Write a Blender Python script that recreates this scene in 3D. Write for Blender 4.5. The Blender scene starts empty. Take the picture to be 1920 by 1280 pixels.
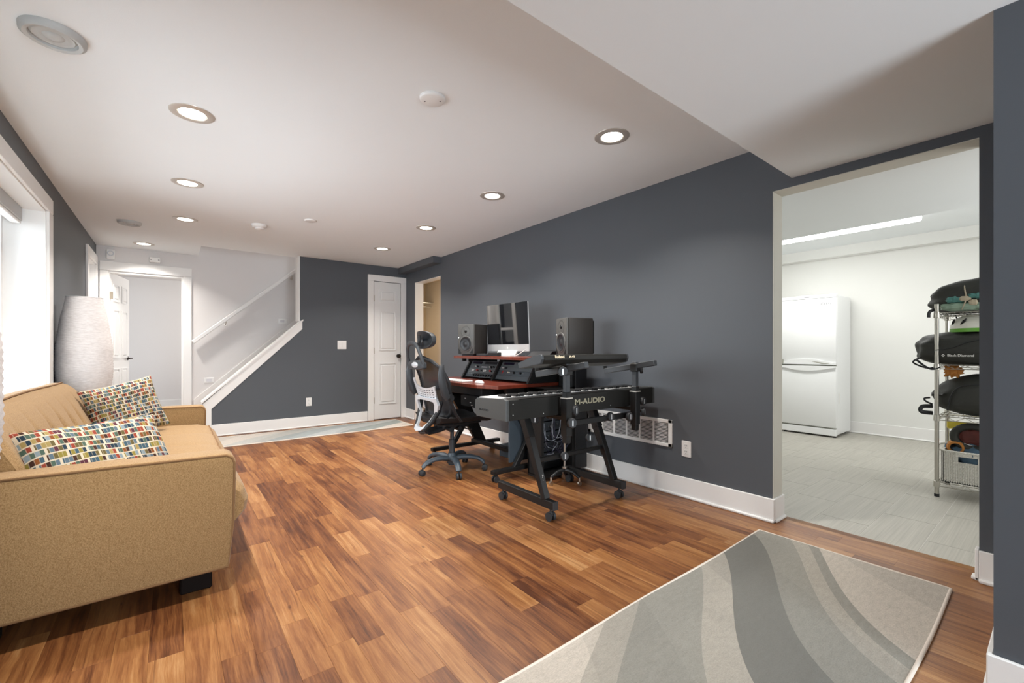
import bpy, bmesh, math, random
from mathutils import Vector, Matrix
random.seed(7)
PI = math.pi
sc = bpy.context.scene
COL = sc.collection

# ------------------------------------------------------------------ camera
cam_d = bpy.data.cameras.new('camera'); cam = bpy.data.objects.new('camera', cam_d); COL.objects.link(cam)
cam.location = (0, 0, 1.05)
cam.rotation_euler = (PI/2, 0, -math.atan(640/816))
cam_d.sensor_width = 36; cam_d.lens = 816/1920*36; cam_d.shift_y = 15/1920
cam_d.clip_start = 0.02; cam_d.clip_end = 200
sc.camera = cam
# ------------------------------------------------------------------ view
sc.view_settings.view_transform = 'Standard'; sc.view_settings.look = 'None'
sc.view_settings.gamma = 1.0; sc.view_settings.use_curve_mapping = False
sc.view_settings.exposure = 0.60
# ------------------------------------------------------------------ sky
W = bpy.data.worlds.new('sky'); sc.world = W; W.use_nodes = True
wn = W.node_tree.nodes; wl = W.node_tree.links; wn.clear()
wo = wn.new('ShaderNodeOutputWorld'); wb = wn.new('ShaderNodeBackground')
wb.inputs[0].default_value = (0.86, 0.93, 1.0, 1); wb.inputs[1].default_value = 3.2
wl.new(wb.outputs[0], wo.inputs[0])
# ------------------------------------------------------------------ large lights
def area(name, loc, rot, sx, sy, power, color=(1, 1, 1), spread=PI):
    d = bpy.data.lights.new(name, 'AREA'); d.shape = 'RECTANGLE'; d.size = sx; d.size_y = sy
    d.energy = power; d.color = color; d.spread = spread
    o = bpy.data.objects.new(name, d); COL.objects.link(o); o.location = loc; o.rotation_euler = rot
    return o
LK = 1.0
area('garden_window_daylight', (-1.02, 3.25, 1.36), (0, -PI/2-.22, 0), 1.25, 2.6, 43*LK, (.82, .92, 1))
area('rear_fill_light', (1.05, -3.1, 1.1), (PI/2+.30, 0, 0), 1.4, 1.9, 84*LK, (.82, .92, 1))  # added soft fill behind the camera, tilted up; no glass door is built
area('laundry_fill_light', (4.6, -1.35, 1.4), (PI/2, 0, 0), 1.6, 1.0, 24*LK, (1, 1, 1))  # added fill that brightens the laundry walls; this room has no window
area('hall_room_daylight', (1.5, 8.6, 1.4), (0, PI/2, 0), 1.4, 1.4, 25*LK, (1, .96, .92))
area('stairwell_area_light', (2.6, 6.8, 4.2), (0, PI*0.22, 0), .6, .6, 16*LK, (1, .96, .93))  # area light inside the closed stairwell
area('closet_bulb', (3.7, 5.9, 2.1), (0, 0, 0), .3, .3, 15*LK, (1, .80, .56))

# ================================================================== materials
def newmat(name):
    m = bpy.data.materials.new(name); m.use_nodes = True
    nt = m.node_tree; nt.nodes.clear()
    out = nt.nodes.new('ShaderNodeOutputMaterial'); p = nt.nodes.new('ShaderNodeBsdfPrincipled')
    nt.links.new(p.outputs[0], out.inputs[0])
    return m, nt, p
class NT:
    def __init__(s, nt): s.nt = nt
    def n(s, t, **k):
        nd = s.nt.nodes.new(t)
        for a, b in k.items(): setattr(nd, a, b)
        return nd
    def l(s, a, b): s.nt.links.new(a, b)
    def val(s, sock, v):
        if hasattr(v, 'is_output'): s.l(v, sock)
        else: sock.default_value = v
    def m(s, op, a, b=0.0, c=None, clamp=False):
        nd = s.n('ShaderNodeMath', operation=op); nd.use_clamp = clamp
        s.val(nd.inputs[0], a); s.val(nd.inputs[1], b)
        if c is not None: s.val(nd.inputs[2], c)
        return nd.outputs[0]
    def mix(s, f, a, b, blend='MIX'):
        nd = s.n('ShaderNodeMix', data_type='RGBA', blend_type=blend)
        s.val(nd.inputs[0], f)
        for i, v in ((6, a), (7, b)):
            if hasattr(v, 'is_output'): s.l(v, nd.inputs[i])
            else: nd.inputs[i].default_value = (*v[:3], 1)
        return nd.outputs[2]
    def noise(s, vec, scale=5, detail=3, rough=.5, dim='3D'):
        nd = s.n('ShaderNodeTexNoise', noise_dimensions=dim)
        nd.inputs['Scale'].default_value = scale; nd.inputs['Detail'].default_value = detail; nd.inputs['Roughness'].default_value = rough
        if vec is not None: s.l(vec, nd.inputs['Vector'])
        return nd.outputs['Fac']
    def ramp(s, f, stops, interp='LINEAR'):
        nd = s.n('ShaderNodeValToRGB'); cr = nd.color_ramp; cr.interpolation = interp
        while len(cr.elements) < len(stops): cr.elements.new(.5)
        for e, (p, c) in zip(cr.elements, stops): e.position = p; e.color = (*c, 1)
        s.val(nd.inputs[0], f); return nd.outputs[0]
    def mapping(s, vec, scale=(1, 1, 1), rot=(0, 0, 0), loc=(0, 0, 0)):
        nd = s.n('ShaderNodeMapping'); nd.inputs['Scale'].default_value = scale
        nd.inputs['Rotation'].default_value = rot; nd.inputs['Location'].default_value = loc
        s.l(vec, nd.inputs[0]); return nd.outputs[0]
    def sep(s, vec):
        nd = s.n('ShaderNodeSeparateXYZ'); s.l(vec, nd.inputs[0]); return nd.outputs
    def comb(s, x, y, z=0.0):
        nd = s.n('ShaderNodeCombineXYZ')
        for i, v in enumerate((x, y, z)): s.val(nd.inputs[i], v)
        return nd.outputs[0]
    def bump(s, h, strength, dist, p):
        nd = s.n('ShaderNodeBump'); nd.inputs['Strength'].default_value = strength; nd.inputs['Distance'].default_value = dist
        s.l(h, nd.inputs['Height']); s.l(nd.outputs[0], p.inputs['Normal'])
def plain(name, c, rough=.5, metal=0.0, var=.06, nscale=6, bump=0.0, bscale=200, spec=None, coat=0):
    m, nt, p = newmat(name); T = NT(nt)
    pos = T.n('ShaderNodeNewGeometry').outputs['Position']
    f = T.noise(pos, nscale, 3)
    col = T.mix(f, tuple(x*(1-var) for x in c), tuple(min(1, x*(1+var)) for x in c))
    T.l(col, p.inputs['Base Color'])
    p.inputs['Roughness'].default_value = rough; p.inputs['Metallic'].default_value = metal
    if spec is not None: p.inputs['Specular IOR Level'].default_value = spec
    if coat: p.inputs['Coat Weight'].default_value = coat; p.inputs['Coat Roughness'].default_value = .1
    if bump: T.bump(T.noise(pos, bscale, 2), bump, .002, p)
    return m
def emis(name, c, s):
    m, nt, p = newmat(name); p.inputs['Base Color'].default_value = (1, 1, 1, 1)
    p.inputs['Emission Color'].default_value = (*c, 1); p.inputs['Emission Strength'].default_value = s
    return m
M = {}
M['dark_paint'] = plain('dark_paint', (.090, .098, .110), .5, var=.04, nscale=2, bump=.12, bscale=350, spec=.35)
M['ceiling'] = plain('ceiling_paint', (.84, .87, .88), .9, var=.01, nscale=3, bump=.15, bscale=250)
M['light_wall'] = plain('warm_white_paint', (.74, .72, .71), .8, var=.015, nscale=2, bump=.1, bscale=300)
M['laundry_wall'] = plain('laundry_paint', (.78, .78, .75), .8, var=.01, bump=.1, bscale=300)
M['cream_wall'] = plain('cream_paint', (.78, .70, .58), .8, var=.01)
M['trim'] = plain('white_trim_paint', (.84, .83, .81), .38, var=.01)
M['sage'] = plain('beige_jamb_paint', (.62, .60, .53), .6, var=.01)
M['door_white'] = plain('door_white', (.80, .80, .79), .4, var=.01)
M['black'] = plain('black_powder_coat', (.011, .011, .011), .40, var=.15, nscale=30, spec=.3)
M['piano'] = plain('piano_black', (.013, .0125, .011), .42, var=.15, nscale=8, spec=.25)
M['vent_paint'] = plain('vent_grey_paint', (.50, .51, .50), .5, var=.01)
M['black_soft'] = plain('black_plastic', (.018, .019, .021), .5, var=.1, nscale=30, spec=.3)
M['grey_plastic'] = plain('dark_grey_plastic', (.036, .040, .045), .45, var=.08)
M['slate_plastic'] = plain('slate_plastic', (.048, .064, .080), .4, var=.08)
M['rubber'] = plain('rubber', (.02, .021, .023), .6)
M['silver'] = plain('silver_plastic', (.60, .62, .65), .35, metal=.25, var=.03)
M['chrome'] = plain('chrome', (.52, .50, .45), .28, metal=1, var=.03)
M['nickel'] = plain('brushed_nickel', (.62, .58, .53), .42, metal=.6, var=.05)
M['bronze'] = plain('oil_rubbed_bronze', (.035, .028, .024), .35, metal=.6)
M['white_plastic'] = plain('white_plastic', (.80, .79, .77), .35, var=.01)
M['grey_print'] = plain('grey_print', (.16, .16, .17), .6)
M['fridge'] = plain('fridge_enamel', (.82, .83, .83), .28, var=.01, bump=.05, bscale=500)
M['fridge_grey'] = plain('fridge_recess', (.35, .35, .30), .5)
M['cherry_edge'] = plain('dark_edge', (.10, .02, .012), .4)
M['lamp_glow'] = emis('lamp_glow', (1, .93, .82), 9)
M['tube_glow'] = emis('tube_glow', (1, 1, .97), 5)
M['led_white'] = emis('led_white', (1, 1, 1), 3)
M['speaker_body'] = plain('speaker_charcoal', (.019, .016, .014), .55, var=.06)
M['speaker_front'] = plain('speaker_grey', (.082, .080, .075), .5, var=.05)
M['cone'] = plain('speaker_cone', (.02, .022, .025), .45)
M['alu'] = plain('brushed_aluminium', (.68, .69, .69), .38, metal=.5, var=.03)
M['olive_bag'] = plain('black_nylon', (.020, .021, .017), .62, var=.35, nscale=10, bump=.5, bscale=60)
M['teal'] = plain('teal_nylon', (.07, .22, .20), .45, var=.2)
M['mint'] = plain('clear_mint_vinyl', (.25, .35, .27), .2, var=.35, nscale=14)
M['tan'] = plain('tan_webbing', (.42, .36, .26), .7)
M['orange'] = plain('orange_fleece', (.50, .20, .04), .8, var=.25, nscale=20)
M['rust'] = plain('rust_fabric', (.09, .015, .01), .7, var=.6, nscale=16)
M['yellow'] = plain('yellow_plastic', (.78, .62, .06), .4)
M['denim'] = plain('denim', (.06, .11, .16), .85, var=.3, nscale=40)
M['green'] = plain('lime_green', (.12, .36, .03), .4)
M['helmet_white'] = plain('helmet_white', (.68, .67, .60), .4)
M['text_gold'] = plain('gold_lettering', (.32, .29, .20), .5)
M['text_cream'] = plain('cream_lettering', (.80, .68, .48), .5)
M['text_white'] = plain('white_lettering', (.75, .75, .72), .5)
M['text_black'] = plain('black_lettering', (.01, .012, .015), .5)
M['white_key'] = plain('white_key', (.80, .80, .78), .25)
M['cable_grey'] = plain('cable_grey', (.22, .24, .28), .5)
M['cable_blue'] = plain('cable_dark', (.012, .012, .03), .5)
M['red'] = plain('red_button', (.45, .03, .03), .4)
M['fence_white'] = plain('white_fence', (.75, .77, .80), .6)
M['hinge'] = plain('hinge_metal', (.42, .37, .30), .45, metal=.6)
def led_glass():
    m, nt, p = newmat('window_glass'); nt.nodes.clear(); T = NT(nt)
    out = T.n('ShaderNodeOutputMaterial'); mx = T.n('ShaderNodeMixShader'); a = T.n('ShaderNodeBsdfTransparent'); b = T.n('ShaderNodeBsdfGlossy')
    b.inputs['Roughness'].default_value = .02; fr = T.n('ShaderNodeFresnel'); fr.inputs[0].default_value = 1.45
    T.l(fr.outputs[0], mx.inputs[0]); T.l(a.outputs[0], mx.inputs[1]); T.l(b.outputs[0], mx.inputs[2]); T.l(mx.outputs[0], out.inputs[0])
    return m
M['glass'] = led_glass()
def screen_mat():
    m, nt, p = newmat('black_glass_screen')
    p.inputs['Base Color'].default_value = (.006, .007, .009, 1); p.inputs['Roughness'].default_value = .03
    p.inputs['Specular IOR Level'].default_value = 1.0; p.inputs['IOR'].default_value = 1.6
    p.inputs['Coat Weight'].default_value = 1; p.inputs['Coat Roughness'].default_value = .02
    return m
M['screen'] = screen_mat()
def wood_floor():
    m, nt, p = newmat('laminate_wood'); T = NT(nt)
    pos = T.n('ShaderNodeNewGeometry').outputs['Position']
    at = T.n('ShaderNodeAttribute', attribute_name='seed').outputs['Fac']
    x, y, z = T.sep(pos)
    vec = T.comb(T.m('ADD', x, T.m('MULTIPLY', at, 37.0)), T.m('ADD', y, T.m('MULTIPLY', at, 91.0)), at)
    wx = T.m('MULTIPLY', T.m('SUBTRACT', T.noise(T.mapping(vec, (5, 2.6, 1)), 1.0, 3, .55), .5), .034)
    x2, y2, z2_ = T.sep(vec)
    wv = T.comb(T.m('ADD', x2, wx), y2, at)
    g1 = T.noise(T.mapping(wv, (42, 1.7, 1)), 1.0, 8, .68)
    g2 = T.noise(T.mapping(wv, (190, 9, 1)), 1.0, 4, .7)
    g3 = T.noise(T.mapping(vec, (7, 2.4, 1)), 1.0, 4, .55)
    s2 = T.m('FRACT', T.m('MULTIPLY', at, 7.31)); s3 = T.m('FRACT', T.m('MULTIPLY', at, 23.7))
    grain = T.m('ADD', T.m('MULTIPLY', g1, .55), T.m('ADD', T.m('MULTIPLY', g2, .30), T.m('MULTIPLY', g3, .38)))
    tone = T.m('ADD', T.m('MULTIPLY', T.m('SUBTRACT', grain, .615), 2.5), T.m('ADD', .45, T.m('MULTIPLY', T.m('SUBTRACT', s2, .5), .46)))
    col = T.ramp(tone, [(.02, (.075, .024, .010)), (.22, (.150, .052, .018)), (.45, (.235, .092, .031)), (.68, (.325, .145, .050)), (.95, (.44, .235, .100))])
    col = T.mix(T.m('MULTIPLY', s3, .35), col, T.mix(1.0, col, (1.0, .98, .80), 'MULTIPLY'))
    # thin dark streaks and knots of the printed timber
    st_ = T.m('LESS_THAN', T.noise(T.mapping(wv, (70, .9, 1)), 1.0, 3, .5), .36)
    col = T.mix(T.m('MULTIPLY', st_, .38), col, (.085, .026, .011))
    vo = T.n('ShaderNodeTexVoronoi'); vo.inputs['Scale'].default_value = 1.0
    T.l(T.mapping(wv, (11, 4.2, 1)), vo.inputs['Vector'])
    kd = T.m('ADD', vo.outputs['Distance'], T.m('MULTIPLY', g2, .08))
    kn = T.m('SUBTRACT', 1.0, T.m('MULTIPLY', T.m('SUBTRACT', kd, .06), 14.0), clamp=True)
    col = T.mix(T.m('MULTIPLY', kn, .7), col, (.055, .018, .008))
    T.l(col, p.inputs['Base Color'])
    T.l(T.m('ADD', .27, T.m('MULTIPLY', g2, .22)), p.inputs['Roughness'])
    p.inputs['Specular IOR Level'].default_value = .45
    T.bump(g2, .10, .002, p)
    return m
M['wood'] = wood_floor()
def cherry():
    m, nt, p = newmat('cherry_veneer'); T = NT(nt)
    pos = T.n('ShaderNodeNewGeometry').outputs['Position']
    g = T.noise(T.mapping(pos, (8, 60, 8)), 1.0, 5, .6)
    T.l(T.ramp(g, [(.3, (.095, .014, .007)), (.7, (.20, .036, .016))]), p.inputs['Base Color'])
    p.inputs['Roughness'].default_value = .28; p.inputs['Coat Weight'].default_value = .3
    return m
M['cherry'] = cherry()
def tile_mat():
    m, nt, p = newmat('grey_linear_tile'); T = NT(nt)
    pos = T.n('ShaderNodeNewGeometry').outputs['Position']
    at = T.n('ShaderNodeAttribute', attribute_name='seed').outputs['Fac']
    x, y, z = T.sep(pos)
    vec = T.comb(T.m('ADD', x, T.m('MULTIPLY', at, 13.0)), y, 0.0)
    g = T.noise(T.mapping(vec, (2.2, 150, 1)), 1.0, 3, .6)
    g2 = T.noise(T.mapping(vec, (1.2, 30, 1)), 1.0, 2, .5)
    f = T.m('ADD', T.m('MULTIPLY', g, .7), T.m('MULTIPLY', g2, .3))
    c = T.ramp(f, [(.30, (.345, .33, .29)), (.70, (.485, .465, .41))])
    c = T.mix(T.m('MULTIPLY', at, .12), c, (.30, .28, .25))
    T.l(c, p.inputs['Base Color']); p.inputs['Roughness'].default_value = .5
    T.bump(g, .1, .002, p)
    return m
M['tile'] = tile_mat()
M['grout'] = plain('pale_grout', (.66, .65, .60), .9)
M['subfloor'] = plain('dark_underlay', (.10, .045, .02), .9)
def rug_mat(name, stops, off, slope, ctr):
    m, nt, p = newmat(name); T = NT(nt)
    pos = T.n('ShaderNodeNewGeometry').outputs['Position']
    x, y, z = T.sep(pos)
    yy = T.m('SUBTRACT', y, ctr)
    wob = T.m('MULTIPLY', T.m('SINE', T.m('ADD', T.m('MULTIPLY', yy, 5.5), T.m('MULTIPLY', x, 1.2))), .09)
    s = T.m('ADD', T.m('SUBTRACT', T.m('SUBTRACT', x, off), T.m('MULTIPLY', yy, slope)), wob)
    c = T.ramp(T.m('DIVIDE', s, 3.0), stops, 'CONSTANT')
    # a second family of long leaf outlines laid over the first
    s2 = T.m('ADD', T.m('SUBTRACT', x, T.m('MULTIPLY', yy, slope*.35)), T.m('MULTIPLY', T.m('SINE', T.m('MULTIPLY', yy, 3.0)), -.10))
    k = T.m('GREATER_THAN', T.m('SINE', T.m('MULTIPLY', s2, 7.2)), .25)
    c = T.mix(T.m('MULTIPLY', k, .16), c, (.17, .165, .15))
    f = T.noise(T.mapping(pos, (110, 260, 1)), 1.0, 3, .75); f2 = T.noise(T.mapping(pos, (22, 60, 1)), 1.0, 4, .7)
    h_ = T.m('ADD', T.m('MULTIPLY', f, .6), T.m('MULTIPLY', f2, .4))
    c = T.mix(T.m('ADD', .20, T.m('MULTIPLY', T.m('SUBTRACT', h_, .5), 1.5), clamp=True), c, (.13, .125, .11))
    T.l(c, p.inputs['Base Color']); p.inputs['Roughness'].default_value = .95; p.inputs['Specular IOR Level'].default_value = .1
    T.bump(T.m('ADD', f, f2), .5, .004, p)
    return m
BE = (.57, .51, .44); LG = (.42, .385, .33); MG = (.31, .297, .26); DG = (.19, .186, .168)
M['rug_near'] = rug_mat('rug_pattern', [(0, BE), (.25, LG), (.315, MG), (.47, LG), (.545, DG), (.665, MG), (.755, LG), (.80, MG), (.825, BE)], 0, 1.3, .7)
M['rug_far'] = rug_mat('rug_pattern_blue', [(0, (.60, .55, .50)), (.25, (.48, .48, .46)), (.40, (.36, .40, .41)), (.55, (.46, .49, .50)), (.70, (.30, .34, .34)), (.86, (.60, .56, .52))], 0, 1.6, 5.85)
M['rug_edge'] = plain('rug_binding', (.68, .60, .52), .9)
def weave(name, c1, c2, sc_=420):
    m, nt, p = newmat(name); T = NT(nt)
    tc = T.n('ShaderNodeTexCoord').outputs['Object']
    a = T.noise(T.mapping(tc, (sc_, sc_, 170)), 1.0, 2, .7); b = T.noise(T.mapping(tc, (170, 170, sc_)), 1.0, 2, .7)
    f = T.m('ADD', T.m('MULTIPLY', a, .5), T.m('MULTIPLY', b, .5))
    T.l(T.ramp(f, [(.36, c1), (.62, c2)]), p.inputs['Base Color'])
    p.inputs['Roughness'].default_value = .9; p.inputs['Specular IOR Level'].default_value = .15
    p.inputs['Sheen Weight'].default_value = .15
    T.bump(f, .35, .003, p)
    return m
M['sofa'] = weave('beige_upholstery', (.195, .108, .042), (.375, .240, .112))
M['sofa_pipe'] = plain('sofa_piping', (.19, .10, .04), .9)
M['wood_dark'] = plain('espresso_leg', (.008, .005, .004), .75, spec=.1)
def cushion_mat():
    m, nt, p = newmat('multicolour_brick_weave'); T = NT(nt)
    uv = T.n('ShaderNodeUVMap').outputs[0]
    u, v, _ = T.sep(uv)
    nz = T.noise(uv, 6, 2); v2 = T.m('ADD', v, T.m('MULTIPLY', nz, .035))
    rows = T.m('MULTIPLY', v2, 14.0); row = T.m('FLOOR', rows); fr = T.m('FRACT', rows)
    wn1 = T.n('ShaderNodeTexWhiteNoise', noise_dimensions='1D'); T.l(row, wn1.inputs['W'])
    uo = T.m('ADD', u, wn1.outputs['Value'])
    cells = T.m('MULTIPLY', uo, 40.0); cell = T.m('FLOOR', cells); fc = T.m('FRACT', cells)
    wn2 = T.n('ShaderNodeTexWhiteNoise', noise_dimensions='2D'); T.l(T.comb(cell, row), wn2.inputs['Vector'])
    grp = T.m('FLOOR', T.m('DIVIDE', cell, 5.0))
    wn3 = T.n('ShaderNodeTexWhiteNoise', noise_dimensions='2D'); T.l(T.comb(grp, T.m('ADD', row, 17.0)), wn3.inputs['Vector'])
    hue = T.m('FRACT', T.m('ADD', T.m('MULTIPLY', wn2.outputs['Value'], .55), wn3.outputs['Value']))
    pal = [(.07, .13, .17), (.30, .37, .40), (.30, .10, .03), (.34, .27, .06), (.03, .055, .08), (.13, .04, .06), (.45, .33, .12), (.10, .16, .12), (.37, .07, .04), (.17, .13, .05), (.14, .20, .25), (.07, .03, .02)]
    pal = [tuple(q*.62 for q in c) for c in pal]
    col = T.ramp(hue, [(i/len(pal), c) for i, c in enumerate(pal)], 'CONSTANT')
    gap = T.m('LESS_THAN', fr, .20)
    gapg = T.m('LESS_THAN', T.m('FRACT', T.m('DIVIDE', cells, 5.0)), .13)
    thin = T.m('MULTIPLY', T.m('LESS_THAN', fc, .15), .4)
    mask = T.m('MAXIMUM', T.m('MAXIMUM', gap, gapg), thin)
    c = T.mix(mask, col, (.50, .425, .32))
    T.l(c, p.inputs['Base Color']); p.inputs['Roughness'].default_value = .9; p.inputs['Specular IOR Level'].default_value = .15
    T.bump(T.noise(uv, 300, 2), .3, .003, p)
    return m
M['cushion'] = cushion_mat()
def paper():
    m, nt, p = newmat('washi_paper'); T = NT(nt)
    pos = T.n('ShaderNodeNewGeometry').outputs['Position']
    f = T.noise(T.mapping(pos, (30, 30, 120)), 1.0, 4, .6)
    T.l(T.ramp(f, [(.3, (.56, .525, .515)), (.7, (.70, .67, .66))]), p.inputs['Base Color'])
    p.inputs['Roughness'].default_value = .85
    T.bump(f, .5, .003, p)
    return m
M['paper'] = paper()
def mesh_fabric(name, holes, c):
    m, nt, p = newmat(name); nt.nodes.clear(); T = NT(nt)
    out = T.n('ShaderNodeOutputMaterial'); mx = T.n('ShaderNodeMixShader'); a = T.n('ShaderNodeBsdfTransparent'); b = T.n('ShaderNodeBsdfPrincipled')
    b.inputs['Base Color'].default_value = (*c, 1); b.inputs['Roughness'].default_value = .6
    mx.inputs[0].default_value = 1-holes
    T.l(a.outputs[0], mx.inputs[1]); T.l(b.outputs[0], mx.inputs[2]); T.l(mx.outputs[0], out.inputs[0]); return m
M['mesh'] = mesh_fabric('black_mesh_fabric', .12, (.016, .017, .022))
def wicker():
    m, nt, p = newmat('white_wicker'); T = NT(nt)
    tc = T.n('ShaderNodeTexCoord').outputs['Object']; x, y, z = T.sep(tc)
    w1 = T.m('SINE', T.m('MULTIPLY', T.m('ADD', x, y), 330.0)); w2 = T.m('SINE', T.m('MULTIPLY', z, 620.0))
    f = T.m('ADD', T.m('MULTIPLY', T.m('MULTIPLY', w1, w2), .5), .5)
    T.l(T.mix(f, (.62, .60, .53), (.80, .78, .72)), p.inputs['Base Color']); p.inputs['Roughness'].default_value = .6
    T.bump(f, .7, .004, p); return m
M['wicker'] = wicker()
def leafm():
    m, nt, p = newmat('hedge_leaf'); T = NT(nt)
    oi = T.noise(T.n('ShaderNodeNewGeometry').outputs['Position'], 6, 3)
    T.l(T.ramp(oi, [(.3, (.03, .10, .03)), (.7, (.20, .36, .12))]), p.inputs['Base Color']); p.inputs['Roughness'].default_value = .6
    return m
M['leaf'] = leafm()
M['lawn'] = plain('patio_concrete', (.45, .46, .46), .9)

# ================================================================== mesh helpers
class MB:
    def __init__(s): s.bm = bmesh.new()
    def box(s, a, b, bevel=0, seg=1, mat=None):
        x0, y0, z0 = [min(p, q) for p, q in zip(a, b)]; x1, y1, z1 = [max(p, q) for p, q in zip(a, b)]
        vs = [s.bm.verts.new(p) for p in ((x0,y0,z0),(x1,y0,z0),(x1,y1,z0),(x0,y1,z0),(x0,y0,z1),(x1,y0,z1),(x1,y1,z1),(x0,y1,z1))]
        fs = [s.bm.faces.new([vs[i] for i in q]) for q in ((0,3,2,1),(4,5,6,7),(0,1,5,4),(1,2,6,5),(2,3,7,6),(3,0,4,7))]
        if bevel:
            es = list({e for f in fs for e in f.edges})
            r = bmesh.ops.bevel(s.bm, geom=es, offset=bevel, segments=seg, profile=.5, affect='EDGES')
            vs = list({v for v in r['verts']} | {v for v in vs if v.is_valid})
        if mat is not None: bmesh.ops.transform(s.bm, matrix=mat, verts=[v for v in vs if v.is_valid])
        return s
    def obox(s, c, dims, mat, bevel=0, seg=1):      # box centred at origin, then rotated by mat and moved to c
        h = [d/2 for d in dims]
        return s.box([-q for q in h], h, bevel, seg, Matrix.Translation(c) @ mat.to_4x4())
    def bar(s, p0, p1, w, h, bevel=0, up=(0, 0, 1)):   # rectangular bar from p0 to p1, w sideways, h along up
        p0 = Vector(p0); p1 = Vector(p1); d = (p1-p0); L = d.length; d.normalize()
        u = Vector(up)
        if abs(u.dot(d)) > .99: u = Vector((1, 0, 0))
        sd = d.cross(u).normalized(); u2 = sd.cross(d).normalized()
        R = Matrix((sd, d, u2)).transposed()
        return s.obox((p0+p1)/2, (w, L, h), R, bevel)
    def cyl(s, p0, p1, r, r2=None, seg=16, caps=True):
        p0 = Vector(p0); p1 = Vector(p1); r2 = r if r2 is None else r2
        d = (p1-p0).normalized(); u = Vector((0, 0, 1)) if abs(d.z) < .95 else Vector((1, 0, 0))
        a = d.cross(u).normalized(); b = d.cross(a)
        A = []; B = []
        for i in range(seg):
            t = 2*PI*i/seg; o = a*math.cos(t)+b*math.sin(t)
            A.append(s.bm.verts.new(p0+o*r)); B.append(s.bm.verts.new(p1+o*r2))
        for i in range(seg):
            j = (i+1) % seg; s.bm.faces.new((A[i], A[j], B[j], B[i]))
        if caps: s.bm.faces.new(A[::-1]); s.bm.faces.new(B)
        return s
    def lathe(s, prof, c=(0, 0, 0), seg=24, axis='Z', mat=None, close=False):
        rings = []; allv = []
        for r, z in prof:
            if r < 1e-6: v = [s.bm.verts.new((c[0], c[1], c[2]+z))]
            else: v = [s.bm.verts.new((c[0]+r*math.cos(2*PI*i/seg), c[1]+r*math.sin(2*PI*i/seg), c[2]+z)) for i in range(seg)]
            rings.append(v); allv += v
        for A, B in zip(rings, rings[1:]):
            for i in range(seg):
                j = (i+1) % seg
                if len(A) == 1 and len(B) == 1: continue
                if len(A) == 1: s.bm.faces.new((A[0], B[j], B[i]))
                elif len(B) == 1: s.bm.faces.new((A[i], A[j], B[0]))
                else: s.bm.faces.new((A[i], A[j], B[j], B[i]))
        if mat is not None: bmesh.ops.transform(s.bm, matrix=mat, verts=allv)
        return s
    def tube(s, pts, r, seg=8, closed=False, flat=None):
        pts = [Vector(p) for p in pts]; n = len(pts); rings = []
        rs = r if isinstance(r, (list, tuple)) else [r]*n
        prev = None
        for i, p in enumerate(pts):
            if closed: d = pts[(i+1) % n]-pts[i-1]
            else: d = pts[min(i+1, n-1)]-pts[max(i-1, 0)]
            d.normalize()
            if prev is None:
                u = Vector((0, 0, 1)) if abs(d.z) < .9 else Vector((1, 0, 0)); a = d.cross(u).normalized()
            else: a = (prev-d*prev.dot(d)).normalized()
            prev = a; b = d.cross(a)
            fa, fb = (1, 1) if flat is None else flat
            rings.append([s.bm.verts.new(p+(a*math.cos(2*PI*k/seg)*fa+b*math.sin(2*PI*k/seg)*fb)*rs[i]) for k in range(seg)])
        R = rings+[rings[0]] if closed else rings
        for A, B in zip(R, R[1:]):
            for k in range(seg):
                j = (k+1) % seg; s.bm.faces.new((A[k], A[j], B[j], B[k]))
        if not closed: s.bm.faces.new(rings[0][::-1]); s.bm.faces.new(rings[-1])
        return s
    def prism(s, poly, a0, a1, plane='XZ', bevel=0):
        def P(p, t):
            return {'XZ': (p[0], t, p[1]), 'XY': (p[0], p[1], t), 'YZ': (t, p[0], p[1])}[plane]
        A = [s.bm.verts.new(P(p, a0)) for p in poly]; B = [s.bm.verts.new(P(p, a1)) for p in poly]
        n = len(poly); fs = [s.bm.faces.new(A), s.bm.faces.new(B[::-1])]
        for i in range(n): fs.append(s.bm.faces.new((A[i], B[i], B[(i+1) % n], A[(i+1) % n])))
        if bevel: bmesh.ops.bevel(s.bm, geom=list({e for f in fs for e in f.edges}), offset=bevel, segments=2, profile=.5, affect='EDGES')
        return s
    def ring_prism(s, outer, inner, a0, a1, plane='XZ'):
        def P(p, t): return {'XZ': (p[0], t, p[1]), 'XY': (p[0], p[1], t), 'YZ': (t, p[0], p[1])}[plane]
        n = len(outer)
        O0 = [s.bm.verts.new(P(p, a0)) for p in outer]; O1 = [s.bm.verts.new(P(p, a1)) for p in outer]
        I0 = [s.bm.verts.new(P(p, a0)) for p in inner]; I1 = [s.bm.verts.new(P(p, a1)) for p in inner]
        for i in range(n):
            j = (i+1) % n
            s.bm.faces.new((O0[i], O0[j], I0[j], I0[i])); s.bm.faces.new((O1[i], I1[i], I1[j], O1[j]))
            s.bm.faces.new((O0[i], O1[i], O1[j], O0[j])); s.bm.faces.new((I0[i], I0[j], I1[j], I1[i]))
        return s
    def grid(s, nu, nv, fn):
        vs = [[s.bm.verts.new(fn(i/nu, j/nv)) for j in range(nv+1)] for i in range(nu+1)]
        for i in range(nu):
            for j in range(nv): s.bm.faces.new((vs[i][j], vs[i+1][j], vs[i+1][j+1], vs[i][j+1]))
        return vs
def cr(pts, k=6):
    P = [Vector(p) for p in pts]; P = [P[0]*2-P[1]]+P+[P[-1]*2-P[-2]]; out = []
    for i in range(1, len(P)-2):
        for j in range(k):
            t = j/k; a, b, c, d = P[i-1:i+3]
            out.append(.5*((2*b)+(c-a)*t+(2*a-5*b+4*c-d)*t*t+(3*b-a-3*c+d)*t**3))
    return out+[P[-2]]
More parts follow.
